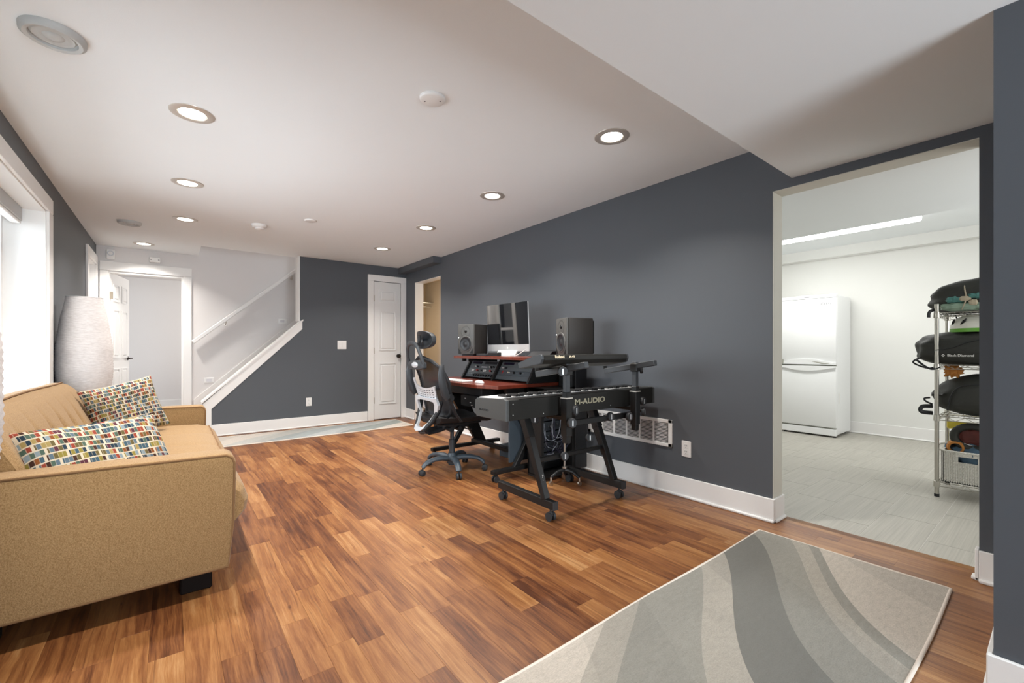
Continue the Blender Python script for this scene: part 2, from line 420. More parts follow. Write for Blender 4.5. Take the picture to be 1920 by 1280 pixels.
def wloc(o):
    v = Vector((0, 0, 0))
    while o is not None: v += o.location; o = o.parent
    return v
def obj(name, mb, mat, parent=None, world=True, smooth=None, sub=0, recenter=True, kind=None):
    """one mesh object; coordinates in mb are world coordinates unless world=False (then local to the parent)"""
    bm = mb.bm
    bmesh.ops.recalc_face_normals(bm, faces=bm.faces)
    me = bpy.data.meshes.new(name)
    o = bpy.data.objects.new(name, me); COL.objects.link(o)
    if bm.verts:
        xs = [v.co.x for v in bm.verts]; ys = [v.co.y for v in bm.verts]; zs = [v.co.z for v in bm.verts]
        c = Vector(((min(xs)+max(xs))/2, (min(ys)+max(ys))/2, min(zs)))
        bmesh.ops.translate(bm, vec=-c, verts=bm.verts)
        o.location = c-(wloc(parent) if (parent is not None and world) else Vector((0, 0, 0)))
    bm.to_mesh(me); bm.free()
    me.materials.append(mat)
    if parent is not None: o.parent = parent
    if smooth is not None:
        for p in me.polygons: p.use_smooth = True
        if smooth < 180: me.set_sharp_from_angle(angle=math.radians(smooth))
    if sub:
        md = o.modifiers.new('subdiv', 'SUBSURF'); md.levels = sub; md.render_levels = sub
    if kind: o['kind'] = kind
    return o
def tag(o, label, cat, group=None):
    o['label'] = label; o['category'] = cat
    if group: o['group'] = group
    return o
def thing(name, label, cat, loc, rz=0, group=None):
    o = bpy.data.objects.new(name, None); COL.objects.link(o); o.location = loc; o.rotation_euler = (0, 0, rz)
    o.empty_display_size = .1
    return tag(o, label, cat, group)
def struct(name, mb, mat, parent=None, **k):
    o = obj(name, mb, mat, parent, **k)
    if parent is None: o['kind'] = 'structure'
    return o
def dup(root, loc, rz=None, label=None, group=None):
    r = root.copy(); COL.objects.link(r); r.location = loc
    if rz is not None: r.rotation_euler = (0, 0, rz)
    if label: r['label'] = label
    if group: r['group'] = group
    for ch in list(root.children):
        c = ch.copy(); COL.objects.link(c); c.parent = r
        for g in list(ch.children):
            d = g.copy(); COL.objects.link(d); d.parent = c
    return r
def text(name, body, size, mat, parent, loc, rot, xs=1.0, ext=.0006, spacing=1.0, bold=0.0):
    cu = bpy.data.curves.new(name, 'FONT'); cu.body = body; cu.size = size; cu.extrude = ext; cu.offset = bold
    cu.align_x = 'CENTER'; cu.align_y = 'CENTER'; cu.space_character = spacing; cu.resolution_u = 3
    t = bpy.data.objects.new(name+'_tmp', cu)
    COL.objects.link(t)
    dg = bpy.context.evaluated_depsgraph_get(); me = bpy.data.meshes.new_from_object(t.evaluated_get(dg))
    bpy.data.objects.remove(t)
    for v in me.vertices: v.co.x *= xs
    me.materials.clear(); me.materials.append(mat)
    o = bpy.data.objects.new(name, me); COL.objects.link(o); o.parent = parent
    o.location = Vector(loc)-(wloc(parent) if parent is not None else Vector((0, 0, 0))); o.rotation_euler = rot
    return o
def set_seed(o, val):
    me = o.data; a = me.attributes.new('seed', 'FLOAT', 'POINT')
    vals = val if isinstance(val, list) else [val]*len(me.vertices)
    a.data.foreach_set('value', vals)

# ================================================================== room dimensions
XL, XR, YE, YF, ZC, ZS = -.70, 2.88, 6.35, 7.15, 2.30, 2.06      # left wall, right wall, end wall, far stair wall, ceiling, soffit
YB = -3.2
XP = 1.93                                                        # partition beside the camera
# ------------------------------------------------------------------ wood floor
fl = struct('floor', MB().box((XL-.15, YB, -.04), (XR+.12, 10.2, -.012)), M['subfloor'])
def inview(x, y):
    d = x*.617+y*.787; l = x*.787-y*.617
    if d < .15: return None
    u = 960+816*l/d; v = 655+816*1.05/d
    return u, v, d
PW = .0973
strips = []
rng = random.Random(11)
k0 = int(math.floor((XL-.1-.329)/PW)); k = k0
while .329+k*PW < XR+.11:
    x0 = .329+k*PW; x1 = x0+PW
    y = -1.0-rng.random()*.5
    while y < 7.16:
        L = rng.choice((.34, .46, .58, .72, .86, 1.02)); y1 = min(y+L, 7.2)
        strips.append((x0, x1, y, y1)); y = y1
    k += 1
def hidden(s):
    x0, x1, y0, y1 = s; cx, cy = (x0+x1)/2, (y0+y1)/2
    if cx < .1 and cy < 4.4: return True
    if .35 < cx < 2.6 and y0 > .3 and y1 < 1.1: return True
    pts = [inview(a, b) for a in (x0, x1) for b in (y0, (y0+y1)/2, y1)]
    pts = [p for p in pts if p]
    return not any(-10 < p[0] < 1870 and p[1] < 1300 for p in pts)
def score(s):
    cx, cy = (s[0]+s[1])/2, (s[2]+s[3])/2; p = inview(cx, cy)
    if hidden(s) or not p: return -1
    return (s[3]-s[2])/max(p[2], .6)**2.6
order = sorted(range(len(strips)), key=lambda i: -score(strips[i]))
single = set(order[:290])
G_ = .0001
def plank_mb(mb, s):
    x0, x1, y0, y1 = s; b = .0004
    x0 += G_; x1 -= G_; y0 += G_; y1 -= G_
    V = [mb.bm.verts.new(p) for p in ((x0,y0,-.012),(x1,y0,-.012),(x1,y1,-.012),(x0,y1,-.012),(x0,y0,-b),(x1,y0,-b),(x1,y1,-b),(x0,y1,-b),(x0+b,y0+b,0),(x1-b,y0+b,0),(x1-b,y1-b,0),(x0+b,y1-b,0))]
    for a in range(4):
        c = (a+1) % 4
        mb.bm.faces.new((V[a], V[c], V[4+c], V[4+a])); mb.bm.faces.new((V[4+a], V[4+c], V[8+c], V[8+a]))
    mb.bm.faces.new(V[8:12])
rest = MB(); rest_seed = []
for i, s in enumerate(strips):
    sd = rng.random()
    if i in single:
        mb = MB(); plank_mb(mb, s)
        set_seed(obj('plank', mb, M['wood'], fl), sd)
    else:
        plank_mb(rest, s); rest_seed += [sd]*12
ro = obj('plank', rest, M['wood'], fl, kind='stuff'); set_seed(ro, rest_seed)
# ------------------------------------------------------------------ laundry tiles
lf = struct('floor', MB().box((XR+.12, -1.45, -.04), (6.9, 3.4, -.0012)), M['grout'])
TW, TL = .247, .61
r0 = 0; y = -1.25
rest = MB(); rest_seed = []; shown = 0
while y < 3.3:
    off = (r0 % 2)*TL*.5 - .1
    x = 2.995+(.0 if off <= 0 else 0); first = TL*(1 if r0 % 2 else .45)
    xs = [x]; xx = x+first
    while xx < 6.8: xs.append(xx); xx += TL
    xs.append(6.8)
    for xa, xb in zip(xs, xs[1:]):
        mb = MB(); g = .0016; mb.box((xa+g, y+g, -.004), (xb-g, y+TW-g, 0), bevel=.0)
        vis = -.25 < y < 2.4 and xa < 6.7
        sd = rng.random()
        if vis: set_seed(obj('tile', mb, M['tile'], lf), sd)
        else:
            mb.bm.free(); rest.box((xa+g, y+g, -.006), (xb-g, y+TW-g, 0)); rest_seed += [sd]*8
    y += TW; r0 += 1
ro = obj('tile', rest, M['tile'], lf, kind='stuff'); set_seed(ro, rest_seed)

# ------------------------------------------------------------------ ceilings
# main ceiling with the stairwell opening (x>.29 beyond the end wall)
struct('ceiling', MB().box((XL-.15, .997, ZC), (XR+.1, YE+.11, ZC+.12)).box((XL-.15, YE+.11, ZC), (.29, YF+.1, ZC+.12)), M['ceiling'])
struct('ceiling', MB().box((XL-.15, YB, ZS), (XR+.1, 1.0, ZC+.11)), M['ceiling'])
struct('trim_1', MB().box((2.755, 5.22, 2.215), (XR, YE, ZC)), M['dark_paint'])                    # painted beam along the right wall
# ------------------------------------------------------------------ right wall with the two openings
OY0, OY1, OZ = .245, 1.105, 2.01          # laundry opening
SY0, SY1, SZ = 5.24, 6.03, 2.05           # narrow opening at the far end
T = .12
struct('wall_right', MB()
       .box((XR, OY1, 0), (XR+T, SY0, 2.31)).box((XR, SY1, 0), (XR+T, YE+.2, 2.31))
       .box((XR, OY0, OZ), (XR+T, OY1, 2.31)).box((XR, SY0, SZ), (XR+T, SY1, 2.31))
       .box((XR, -1.5, 0), (XR+T, OY0, 2.31)), M['dark_paint'])
# pale linings of the openings
struct('trim_2', MB().box((XR+.002, OY1-.004, .0), (XR+T+.014, OY1+.001, OZ-.004)).box((XR+.002, OY0-.001, OZ-.004), (XR+T+.014, OY1+.001, OZ+.001)), M['sage'])
struct('trim_3', MB().box((XR+.002, SY1-.006, .0), (XR+T+.016, SY1+.001, SZ-.005)).box((XR+.002, SY0-.001, SZ-.005), (XR+T+.016, SY1+.001, SZ+.001)).box((XR+.002, SY0-.001, 0), (XR+T+.016, SY0+.005, SZ-.005)), M['trim'])
# ------------------------------------------------------------------ partition beside the camera and rear of the room
struct('wall_near', MB().box((XP, YB, 0), (XP+.95, .135, 2.07)), M['dark_paint'])
struct('wall_back', MB().box((XL-.15, YB-.12, 0), (-.5, YB, 2.3)).box((1.7, YB-.12, 0), (XP+.1, YB, 2.3)).box((-.5, YB-.12, 2.1), (1.7, YB, 2.3)), M['dark_paint'])
def baseboard(name, boxes):
    mb = MB()
    for (a, b, axis, side) in boxes:            # a, b end points (x,y); side = direction of thickness
        ax, ay = a; bx, by = b; sx, sy = side
        mb.box((min(ax, bx) + (0 if sx >= 0 else -.014), min(ay, by) + (0 if sy >= 0 else -.014), 0),
               (max(ax, bx) + (.014 if sx > 0 else 0), max(ay, by) + (.014 if sy > 0 else 0), .143), bevel=.003)
        mb.box((min(ax, bx) + (0 if sx >= 0 else -.026), min(ay, by) + (0 if sy >= 0 else -.026), 0),
               (max(ax, bx) + (.026 if sx > 0 else 0), max(ay, by) + (.026 if sy > 0 else 0), .018), bevel=.005)
    return struct(name, mb, M['trim'])
baseboard('baseboard_right', [((XR, OY1-.014), (XR, SY0), 'y', (-1, 0)), ((XR+.0, OY1), (XR+T+.03, OY1), 'x', (0, -1)), ((XR, SY1), (XR, YE-.02), 'y', (-1, 0))])
baseboard('baseboard_laundry_opening', [((XR, .15), (XR, OY0), 'y', (-1, 0)), ((XR+.0, OY0), (XR+.05, OY0), 'x', (0, 1))])
baseboard('baseboard_near', [((XP, YB), (XP, .149), 'y', (-1, 0)), ((XP+.0, .135), (XP+.95, .135), 'x', (0, 1))])
# ------------------------------------------------------------------ end wall (dark) with the sloping stair cut
XS0, ZS0, XS1, ZS1 = .37, .40, 1.375, 1.40
dp = [(.385, 0), (2.365, 0), (2.365, 2.31), (1.36, 2.31), (1.36, 1.36), (.385, .36)]
struct('wall_end', MB().prism(dp, YE, YE+.11).box((2.365, YE, 2.06), (2.80, YE+.11, 2.31)).box((2.80, YE, 0), (XR, YE+.11, 2.31)), M['dark_paint'])
struct('trim_4', MB().box((1.335, YE-.012, 1.43), (1.362, YE+.122, ZC)), M['trim'])                 # white corner bead up the wall end
cap = [(.300, 0), (.385, 0), (.385, .335), (1.392, 1.325), (1.392, 1.435), (1.36, 1.435), (.300, .40)]
struct('trim_5', MB().prism(cap, YE-.014, YE-.0005), M['trim'])
struct('trim_6', MB().prism([(.285, .405), (1.40, 1.435), (1.40, 1.455), (.285, .425)], YE-.035, YE+.145), M['trim'])
struct('trim_13', MB().prism([(.301, 0), (.384, 0), (.384, .359), (1.36, 1.359), (1.36, 1.40), (.301, .404)], YE, YE+.122), M['trim'])
baseboard('baseboard_end', [((.385, YE), (2.275, YE), 'x', (0, -1))])
# ------------------------------------------------------------------ far stair wall with the open doorway
FX0, FX1, FZ = -.60, .13, 2.0
struct('wall_far', MB().box((XL-.15, YF, 0), (FX0, YF+.12, 2.31)).box((FX0, YF, FZ), (FX1, YF+.12, 2.31)).box((FX1, YF, 0), (3.6, YF+.12, 4.9)).box((XL-.15, YF, 2.31), (FX1, YF+.12, 4.9)), M['light_wall'])
struct('wall_stairwell', MB().box((.28, YE+.11, 4.8), (3.6, YF, 4.9)).box((.20, YE, 2.42), (.29, YF, 4.9)).box((3.5, YE, 0), (3.6, YF, 4.9)).box((.2, YE+.0, 2.31), (3.6, YE+.11, 4.9)), M['light_wall'])
struct('trim_7', MB().box((FX1-.001, YF-.018, 0), (FX1+.088, YF, FZ+.004), bevel=.003).box((XL+.03, YF-.019, FZ+.005), (FX1+.088, YF, FZ+.115), bevel=.003).box((XL+.03, YF-.018, 0), (FX0+.005, YF, FZ+.004), bevel=.003)
       .box((FX1-.02, YF+.001, 0), (FX1+.001, YF+.13, FZ-.02)).box((FX0-.001, YF+.001, FZ-.02), (FX1+.001, YF+.13, FZ+.003)).box((FX0-.002, YF+.001, 0), (FX0+.016, YF+.13, FZ-.02)), M['trim'])
# stringer against the far wall and the steps
struct('trim_8', MB().prism([(.24, .20), (.24, .385), (3.4, 3.235), (3.4, 3.05)], YF-.022, YF), M['trim'])
st = thing('staircase', 'white staircase rising behind the dark end wall', 'staircase', (.35, 6.8, 0))
for i in range(10):
    x0 = .39+i*.232; z1 = .16+i*.205
    obj('step', MB().box((x0, YE+.125, max(0, z1-.25)), (x0+.26, YF-.022, z1), bevel=.006), M['light_wall'], st)
# handrail
hr = thing('handrail', 'white stair handrail on brackets climbing the pale far wall', 'handrail', (.225, YF-.06, 1.14))
obj('rail', MB().bar((.225, YF-.06, 1.143), (1.75, YF-.06, 2.47), .045, .05, .008), M['trim'], hr)
for bx in (.595, 1.417):
    bz = 1.143+(bx-.225)*.870
    obj('bracket', MB().tube([(bx, YF-.06, bz-.025), (bx, YF-.06, bz-.055), (bx, YF-.03, bz-.075), (bx, YF, bz-.075)], .006).cyl((bx, YF-.008, bz-.075), (bx, YF, bz-.075), .02), M['nickel'], hr)
# room behind the open doorway
struct('wall_hall_room', MB().box((-1.8, 10.0, 0), (2.4, 10.1, 2.4)).box((-1.9, 7.2, 0), (-1.8, 10, 2.4)).box((2.3, 7.27, 0), (2.4, 10, 2.4)).box((-1.9, 7.27, 2.3), (2.4, 10.1, 2.4)), M['light_wall'])
baseboard('baseboard_hall_room', [((-1.8, 10.0), (2.3, 10.0), 'x', (0, -1))])
# ------------------------------------------------------------------ six-panel doors
def panel_door(root, w, h, panels, leafmat, th=.035):
    """leaf in local coordinates: x 0..w, y 0..th, z 0..h; panels = (x0,x1,z0,z1)"""
    obj('door_leaf', MB().box((0, 0, 0), (w, th, h), bevel=.002), leafmat, root, world=False)
    for (a, b, c, d) in panels:
        for yy, sg in ((0, -1), (th, 1)):
            e = .014; g = .03
            mb = MB()
            # raised bead frame around a raised field
            mb.ring_prism([(a, c), (b, c), (b, d), (a, d)], [(a+e, c+e), (b-e, c+e), (b-e, d-e), (a+e, d-e)], yy-.0005*sg, yy+.010*sg)
            y0, y1 = yy+.0004*sg, yy+.010*sg
            V0 = [mb.bm.verts.new((x, y0, z)) for x, z in ((a+g, c+g), (b-g, c+g), (b-g, d-g), (a+g, d-g))]
            g2 = g+.012
            V1 = [mb.bm.verts.new((x, y1, z)) for x, z in ((a+g2, c+g2), (b-g2, c+g2), (b-g2, d-g2), (a+g2, d-g2))]
            for i in range(4): mb.bm.faces.new((V0[i], V0[(i+1) % 4], V1[(i+1) % 4], V1[i]))
            mb.bm.faces.new(V1)
            obj('panel', mb, leafmat, root, world=False)
# closet door in the end wall
dr = thing('door_1', 'closed white three-panel closet door with dark knob in the end wall', 'door', (2.375, YE-.005, .012)); dr['kind'] = 'structure'; del dr['category']
panel_door(dr, .415, 2.048, [(.075, .345, 1.745, 1.935), (.075, .345, 1.02, 1.625), (.075, .345, .22, .835)], M['door_white'])
kn = obj('door_knob', MB().lathe([(0, 0), (.027, 0), (.027, .005), (.011, .008), (.011, .03), (.024, .038), (.028, .052), (.02, .064), (0, .067)], mat=Matrix.Translation((.375, 0, .94)) @ Matrix.Rotation(PI/2, 4, 'X')), M['bronze'], dr, world=False, smooth=40)
obj('strike_plate', MB().box((.405, -.003, .90), (.412, .01, .98)), M['bronze'], dr, world=False)
for z in (.28, 1.02, 1.80): obj('hinge', MB().cyl((0, -.004, z-.045), (0, -.004, z+.045), .006, seg=8), M['hinge'], dr, world=False)
struct('trim_9', MB().box((2.28, YE-.02, 0), (2.368, YE, 2.0675), bevel=.003).box((2.795, YE-.02, 0), (XR-.001, YE, 2.0675), bevel=.003).box((2.28, YE-.021, 2.068), (XR-.001, YE, 2.158), bevel=.004), M['trim'])
# open door in the far doorway
ang = math.atan2(7.92-7.22, -.45+.585)
do = thing('door_2', 'white six-panel door standing open in the far doorway', 'door', (-.583, 7.20, .01), ang); do['kind'] = 'structure'; del do['category']
six = []
for a, b in ((.10, .31), (.41, .62)): six += [(a, b, 1.64, 1.86), (a, b, .93, 1.54), (a, b, .18, .80)]
panel_door(do, .72, 1.985, six, M['door_white'])
obj('lever_handle', MB().lathe([(0, 0), (.027, 0), (.027, .006), (.01, .01), (.01, .045), (0, .045)], mat=Matrix.Translation((.66, 0, .92)) @ Matrix.Rotation(PI/2, 4, 'X')).box((.55, -.052, .910), (.672, -.038, .930), bevel=.004), M['bronze'], do, world=False)
obj('lever_handle', MB().lathe([(0, 0), (.027, 0), (.027, .006), (.01, .01), (.01, .045), (0, .045)], mat=Matrix.Translation((.66, .035, .92)) @ Matrix.Rotation(-PI/2, 4, 'X')).box((.55, .073, .910), (.672, .087, .930), bevel=.004), M['bronze'], do, world=False)
for z in (.25, 1.0, 1.70): obj('hinge', MB().box((-.012, -.03, z-.045), (.004, .0, z+.045)), M['hinge'], do, world=False)
# ------------------------------------------------------------------ left wall: window and glazed exterior door
WY0, WY1, WZ0, WZ1 = 2.0, 4.475, .80, 2.03
DY0, DY1, DZ = 6.42, 7.06, 2.05
struct('wall_left', MB()
       .box((XL-.15, YB, 0), (XL, WY0, ZC+.01)).box((XL-.15, WY0, 0), (XL, WY1, WZ0)).box((XL-.15, WY0, WZ1), (XL, WY1, ZC+.01))
       .box((XL-.15, WY1, 0), (XL, DY0, ZC+.01)).box((XL-.15, DY0, DZ), (XL, DY1, ZC+.01)).box((XL-.15, DY1, 0), (XL, YF, ZC+.01)), M['dark_paint'])
struct('trim_10', MB()   # window reveal boards
       .box((XL-.24, WY1-.004, WZ0-.001), (XL+.002, WY1+.02, WZ1-.004)).box((XL-.24, WY0-.02, WZ0-.001), (XL+.002, WY0+.004, WZ1-.004)).box((XL-.24, WY0-.02, WZ1-.004), (XL+.002, WY1+.02, WZ1+.02)), M['trim'])
win = struct('window_1', MB().box((XL-.235, WY0+.004, WZ0+.05), (XL-.20, WY0+.05, WZ1-.05)).box((XL-.235, WY1-.05, WZ0+.05), (XL-.20, WY1-.004, WZ1-.05)).box((XL-.235, WY0+.004, WZ0), (XL-.20, WY1-.004, WZ0+.05)).box((XL-.235, WY0+.004, WZ1-.05), (XL-.20, WY1-.004, WZ1-.004))
       .box((XL-.235, 2.80, WZ0+.05), (XL-.20, 2.85, WZ1-.05)).box((XL-.235, 3.63, WZ0+.05), (XL-.20, 3.68, WZ1-.05)), M['trim'])
for a, b in ((WY0+.05, 2.80), (2.85, 3.63), (3.68, WY1-.05)):
    obj('pane', MB().box((XL-.224, a, WZ0+.05), (XL-.218, b, WZ1-.05)), M['glass'], win)
obj('window_casing', MB().box((XL, WY1+.008, WZ0-.0), (XL+.02, WY1+.135, WZ1+.0075), bevel=.003).box((XL, WY0-.135, WZ0-.0), (XL+.02, WY0-.008, WZ1+.0075), bevel=.003).box((XL, WY0-.135, WZ1+.008), (XL+.02, WY1+.135, WZ1+.115), bevel=.004), M['trim'], win)
obj('window_sill', MB().box((XL-.20, WY0+.004, WZ0-.028), (XL+.002, WY1-.004, WZ0+.001)).box((XL+.0005, WY0-.16, WZ0-.028), (XL+.045, WY1+.17, WZ0-.0005), bevel=.008, seg=2), M['trim'], win)
rb = thing('roller_blind', 'grey rolled-up window blind under the top of the window reveal', 'blind', (XL-.14, 2.9, 1.94))
obj('headrail', MB().box((XL-.165, WY0+.01, 1.935), (XL-.105, WY1-.03, 2.028), bevel=.004), plain('blind_grey', (.52, .53, .53), .6), rb)
obj('bottom_rail', MB().box((XL-.16, WY0+.01, 1.915), (XL-.11, WY1-.035, 1.934), bevel=.004), M['trim'], rb)
struct('trim_11', MB().box((XL, DY0-.10, 0), (XL+.02, DY0-.003, DZ+.0045), bevel=.003).box((XL, DY1+.003, 0), (XL+.02, YF-.022, DZ+.0045), bevel=.003).box((XL, DY0-.10, DZ+.005), (XL+.021, YF-.022, DZ+.105), bevel=.003)
       .box((XL-.20, DY0-.012, 0), (XL+.001, DY0+.003, DZ-.004)).box((XL-.20, DY1-.003, 0), (XL+.001, DY1+.012, DZ-.004)).box((XL-.20, DY0-.012, DZ-.004), (XL+.001, DY1+.012, DZ+.012)), M['trim'])
d3 = thing('door_3', 'glazed white garden door deep in the left wall recess', 'door', (XL-.17, DY0, .01)); d3['kind'] = 'structure'; del d3['category']
obj('door_leaf', MB().box((XL-.19, DY0+.004, .01), (XL-.15, DY0+.09, 2.04)).box((XL-.19, DY1-.09, .01), (XL-.15, DY1-.004, 2.04)).box((XL-.19, DY0+.09, .01), (XL-.15, DY1-.09, .30)).box((XL-.19, DY0+.09, 1.94), (XL-.15, DY1-.09, 2.04)).box((XL-.19, DY0+.09, 1.12), (XL-.15, DY1-.09, 1.17)), M['door_white'], d3)
for a, b in ((.30, 1.12), (1.17, 1.94)): obj('pane', MB().box((XL-.173, DY0+.09, a), (XL-.167, DY1-.09, b)), M['glass'], d3)
obj('lever_handle', MB().cyl((XL-.15, DY0+.045, 1.0), (XL-.10, DY0+.045, 1.0), .012).box((XL-.115, DY0+.035, .99), (XL-.10, DY0+.15, 1.01), bevel=.004), M['bronze'], d3)
# outside: patio, fence and hedge
struct('ground', MB().box((-9, -6, -.25), (XL-.16, 12, -.05)), M['lawn'])
fe = thing('garden_fence', 'white board fence outside the glazed garden door', 'fence', (-3.4, 5.5, -.05))
for i in range(26):
    obj('fence_board', MB().box((-3.42, -1.0+i*.5, -.05), (-3.38, -1.0+i*.5+.488, 1.15), bevel=.004), M['fence_white'], fe)
obj('top_rail', MB().box((-3.45, -1.0, 1.15), (-3.35, 12.0, 1.20)), M['fence_white'], fe)
hb = MB(); hr_ = random.Random(3)
for i in range(2600):
    c = Vector((-4.6+hr_.uniform(-.5, .5), hr_.uniform(-1, 12), hr_.uniform(0, 1)))
    c.z = -.05+c.z*(2.6+.5*math.sin(c.y*1.3)); q = Matrix.Rotation(hr_.uniform(0, 6.3), 3, Vector((hr_.uniform(-1, 1), hr_.uniform(-1, 1), hr_.uniform(-1, 1))).normalized())
    vs = [hb.bm.verts.new(c+q @ Vector(p)) for p in ((-.09, 0, 0), (0, .05, .02), (.11, 0, 0), (0, -.05, .02))]
    hb.bm.faces.new(vs)
hd = obj('hedge', hb, M['leaf'], kind='stuff'); tag(hd, 'leafy green hedge growing behind the white garden fence', 'hedge')
# ------------------------------------------------------------------ laundry room shell
struct('wall_laundry_back', MB().box((6.8, -1.5, 0), (6.9, 3.4, 2.45)), M['laundry_wall'])
struct('wall_laundry_side', MB().box((XR+T, 3.3, 0), (6.9, 3.4, 2.45)).box((XR+T, -1.6, 0), (6.9, -1.5, 2.45)), M['laundry_wall'])
struct('wall_laundry_front', MB().box((XR+T, OY1, 0), (XR+T+.012, 3.4, 2.4)).box((XR+T, -1.5, 0), (XR+T+.012, OY0, 2.4)).box((XR+T, OY0, OZ), (XR+T+.012, OY1, 2.4)), M['laundry_wall'])
struct('ceiling_laundry', MB().box((4.53, -1.5, 2.36), (6.9, 3.4, 2.45)), M['ceiling'])
struct('ceiling_laundry_low', MB().box((XR+T, -1.5, 2.075), (4.53, 3.4, 2.45)), M['ceiling'])
struct('trim_12', MB().box((6.67, -1.5, 2.236), (6.8, 3.3, 2.36)), M['laundry_wall'])
baseboard('baseboard_laundry', [((6.8, -1.5), (6.8, 3.3), 'y', (-1, 0))])
# closet room behind the narrow opening
struct('wall_closet', MB().box((XR+T, 6.9, 0), (5.2, 7.0, 2.3)).box((5.2, 4.4, 0), (5.3, 7.0, 2.3)).box((XR+T, 4.4, 0), (5.3, 4.5, 2.3)).box((XR+T, 4.4, 2.19), (5.3, 7.0, 2.3)).box((XR+T+.002, 6.035, 0), (XR+T+.012, 6.9, 2.19)), M['cream_wall'])
struct('floor_closet', MB().box((XR+T, 4.4, -.05), (5.3, 7.0, 0)), M['subfloor'])
sh = thing('closet_shelf', 'thin grey closet shelf across the cream wall seen through the narrow opening', 'shelf', (4.1, 6.8, 1.82))
obj('shelf_board', MB().box((XR+T+.01, 6.62, 1.825), (5.2, 6.9, 1.84)), M['alu'], sh)
obj('closet_rod', MB().cyl((XR+T+.01, 6.7, 1.77), (5.2, 6.7, 1.77), .012), M['alu'], sh)

# ================================================================== CEILING FIXTURES
def downlight(x, y, z, label, group, lit=True):
    t = thing('recessed_light', label, 'ceiling light', (x, y, z), 0, group)
    obj('trim_ring', MB().lathe([(.062, -.002), (.066, -.006), (.086, -.007), (.100, -.003), (.101, 0.0), (.062, 0.0)], seg=32), M['nickel'], t, world=False, smooth=40)
    obj('baffle', MB().lathe([(.066, -.005), (.058, -.0015), (.052, -.001)], seg=32), M['nickel'], t, world=False, smooth=60)
    obj('bulb', MB().lathe([(.064, -.0025), (.05, -.004), (0, -.006)], seg=32), M['lamp_glow'], t, world=False, smooth=60)
    d = bpy.data.lights.new('lamp', 'AREA'); d.shape = 'DISK'; d.size = .12; d.energy = 10.5*LK; d.color = (1, .95, .89); d.spread = math.radians(125)
    o = bpy.data.objects.new('lamp', d); COL.objects.link(o); o.parent = t; o.location = (0, 0, -.012)
    return t
desc = [(.09, 2.86, 'largest lit recessed light of the left ceiling row, nearest the camera', None),
        (.10, 4.075, 'second lit recessed light of the left ceiling row', None),
        (.11, 5.22, 'third lit recessed light of the left ceiling row', None),
        (-.25, 6.74, 'lit recessed light at the far end above the open doorway', None),
        (2.04, 1.65, 'nearest and largest lit recessed light above the dark right wall', None),
        (2.06, 2.885, 'second lit recessed light of the row beside the right wall', None),
        (2.065, 4.065, 'third lit recessed light of the row beside the right wall', None),
        (2.065, 5.24, 'farthest lit recessed light of the right row, before the closet door', None)]
first = None
for x, y, lab, _ in desc:
    if first is None: first = downlight(x, y, ZC, lab, 'recessed lights in the main ceiling')
    else: dup(first, (x, y, ZC), None, lab)
# lamps of the same rows behind the camera's view (light only what the room's own lamps light)
dup(first, (.09, 1.66, ZC), None, 'lit recessed light overhead, above the top edge of the photograph')
def speaker_vent(x, y, rot, label, s=1.0, rings=True):
    t = thing('ceiling_vent', label, 'ceiling vent', (x, y, ZC), rot)
    obj('rim', MB().lathe([(.135*s, 0), (.133*s, -.018), (.118*s, -.026), (.100*s, -.022), (.098*s, -.010), (.09*s, -.006), (.09*s, 0)], seg=40), M['vent_paint'], t, world=False, smooth=50)
    obj('eyeball', MB().lathe([(.097*s, -.008), (.085*s, -.016), (.070*s, -.012), (.060*s, -.016), (.045*s, -.012), (.038*s, -.018), (.015*s, -.020), (0, -.019)], seg=40), M['vent_paint'], t, world=False, smooth=50)
    return t
speaker_vent(-.365, 2.475, 0, 'large round off-white ceiling vent nearest the camera, at the top left', .72)
speaker_vent(-.317, 5.67, 0, 'small round ceiling vent far off above the paper floor lamp', .70)
def disc(name, label, cat, x, y, r, h, extras):
    t = thing(name, label, cat, (x, y, ZC))
    obj('cover', MB().lathe([(r, 0), (r, -h*.45), (r*.93, -h*.8), (r*.8, -h), (0, -h*1.02)], seg=36), M['white_plastic'], t, world=False, smooth=50)
    extras(t); return t
def ex1(t):
    for a in (2.5, 5.6): obj('screw', MB().cyl((.038*math.cos(a), .038*math.sin(a), -.0145), (.038*math.cos(a), .038*math.sin(a), -.0175), .004, seg=8), M['grey_print'], t, world=False)
disc('junction_cover', 'white round blank cover with two screws in the ceiling centre', 'ceiling cover', 1.025, 1.948, .063, .016, ex1)
def ex2(t):
    obj('sensor_dome', MB().lathe([(.045, -.03), (.04, -.045), (.02, -.052), (0, -.053)], seg=24), M['white_plastic'], t, world=False, smooth=50)
disc('smoke_detector', 'domed white smoke detector on the far ceiling', 'smoke detector', .70, 5.0, .068, .032, ex2)
disc('junction_cover', 'small flat white ceiling cover beside the smoke detector', 'ceiling cover', 1.065, 4.52, .055, .012, lambda t: None)
# laundry tube light
tl = thing('wrap_light', 'long glowing white fluorescent fixture on the laundry ceiling', 'ceiling light', (5.6, 1.8, 2.30))
pr = [(5.44, 2.340), (5.445, 2.30), (5.50, 2.275), (5.62, 2.272), (5.69, 2.295), (5.70, 2.340)]
obj('diffuser', MB().prism(pr, .86, 2.72, 'XZ', bevel=.01), M['tube_glow'], tl)
obj('housing', MB().box((5.46, .90, 2.33), (5.68, 2.68, 2.36)), M['white_plastic'], tl)
area('laundry_tube', (5.58, 1.8, 2.25), (0, 0, 0), .2, 1.7, 13*LK, (1, .99, .95))

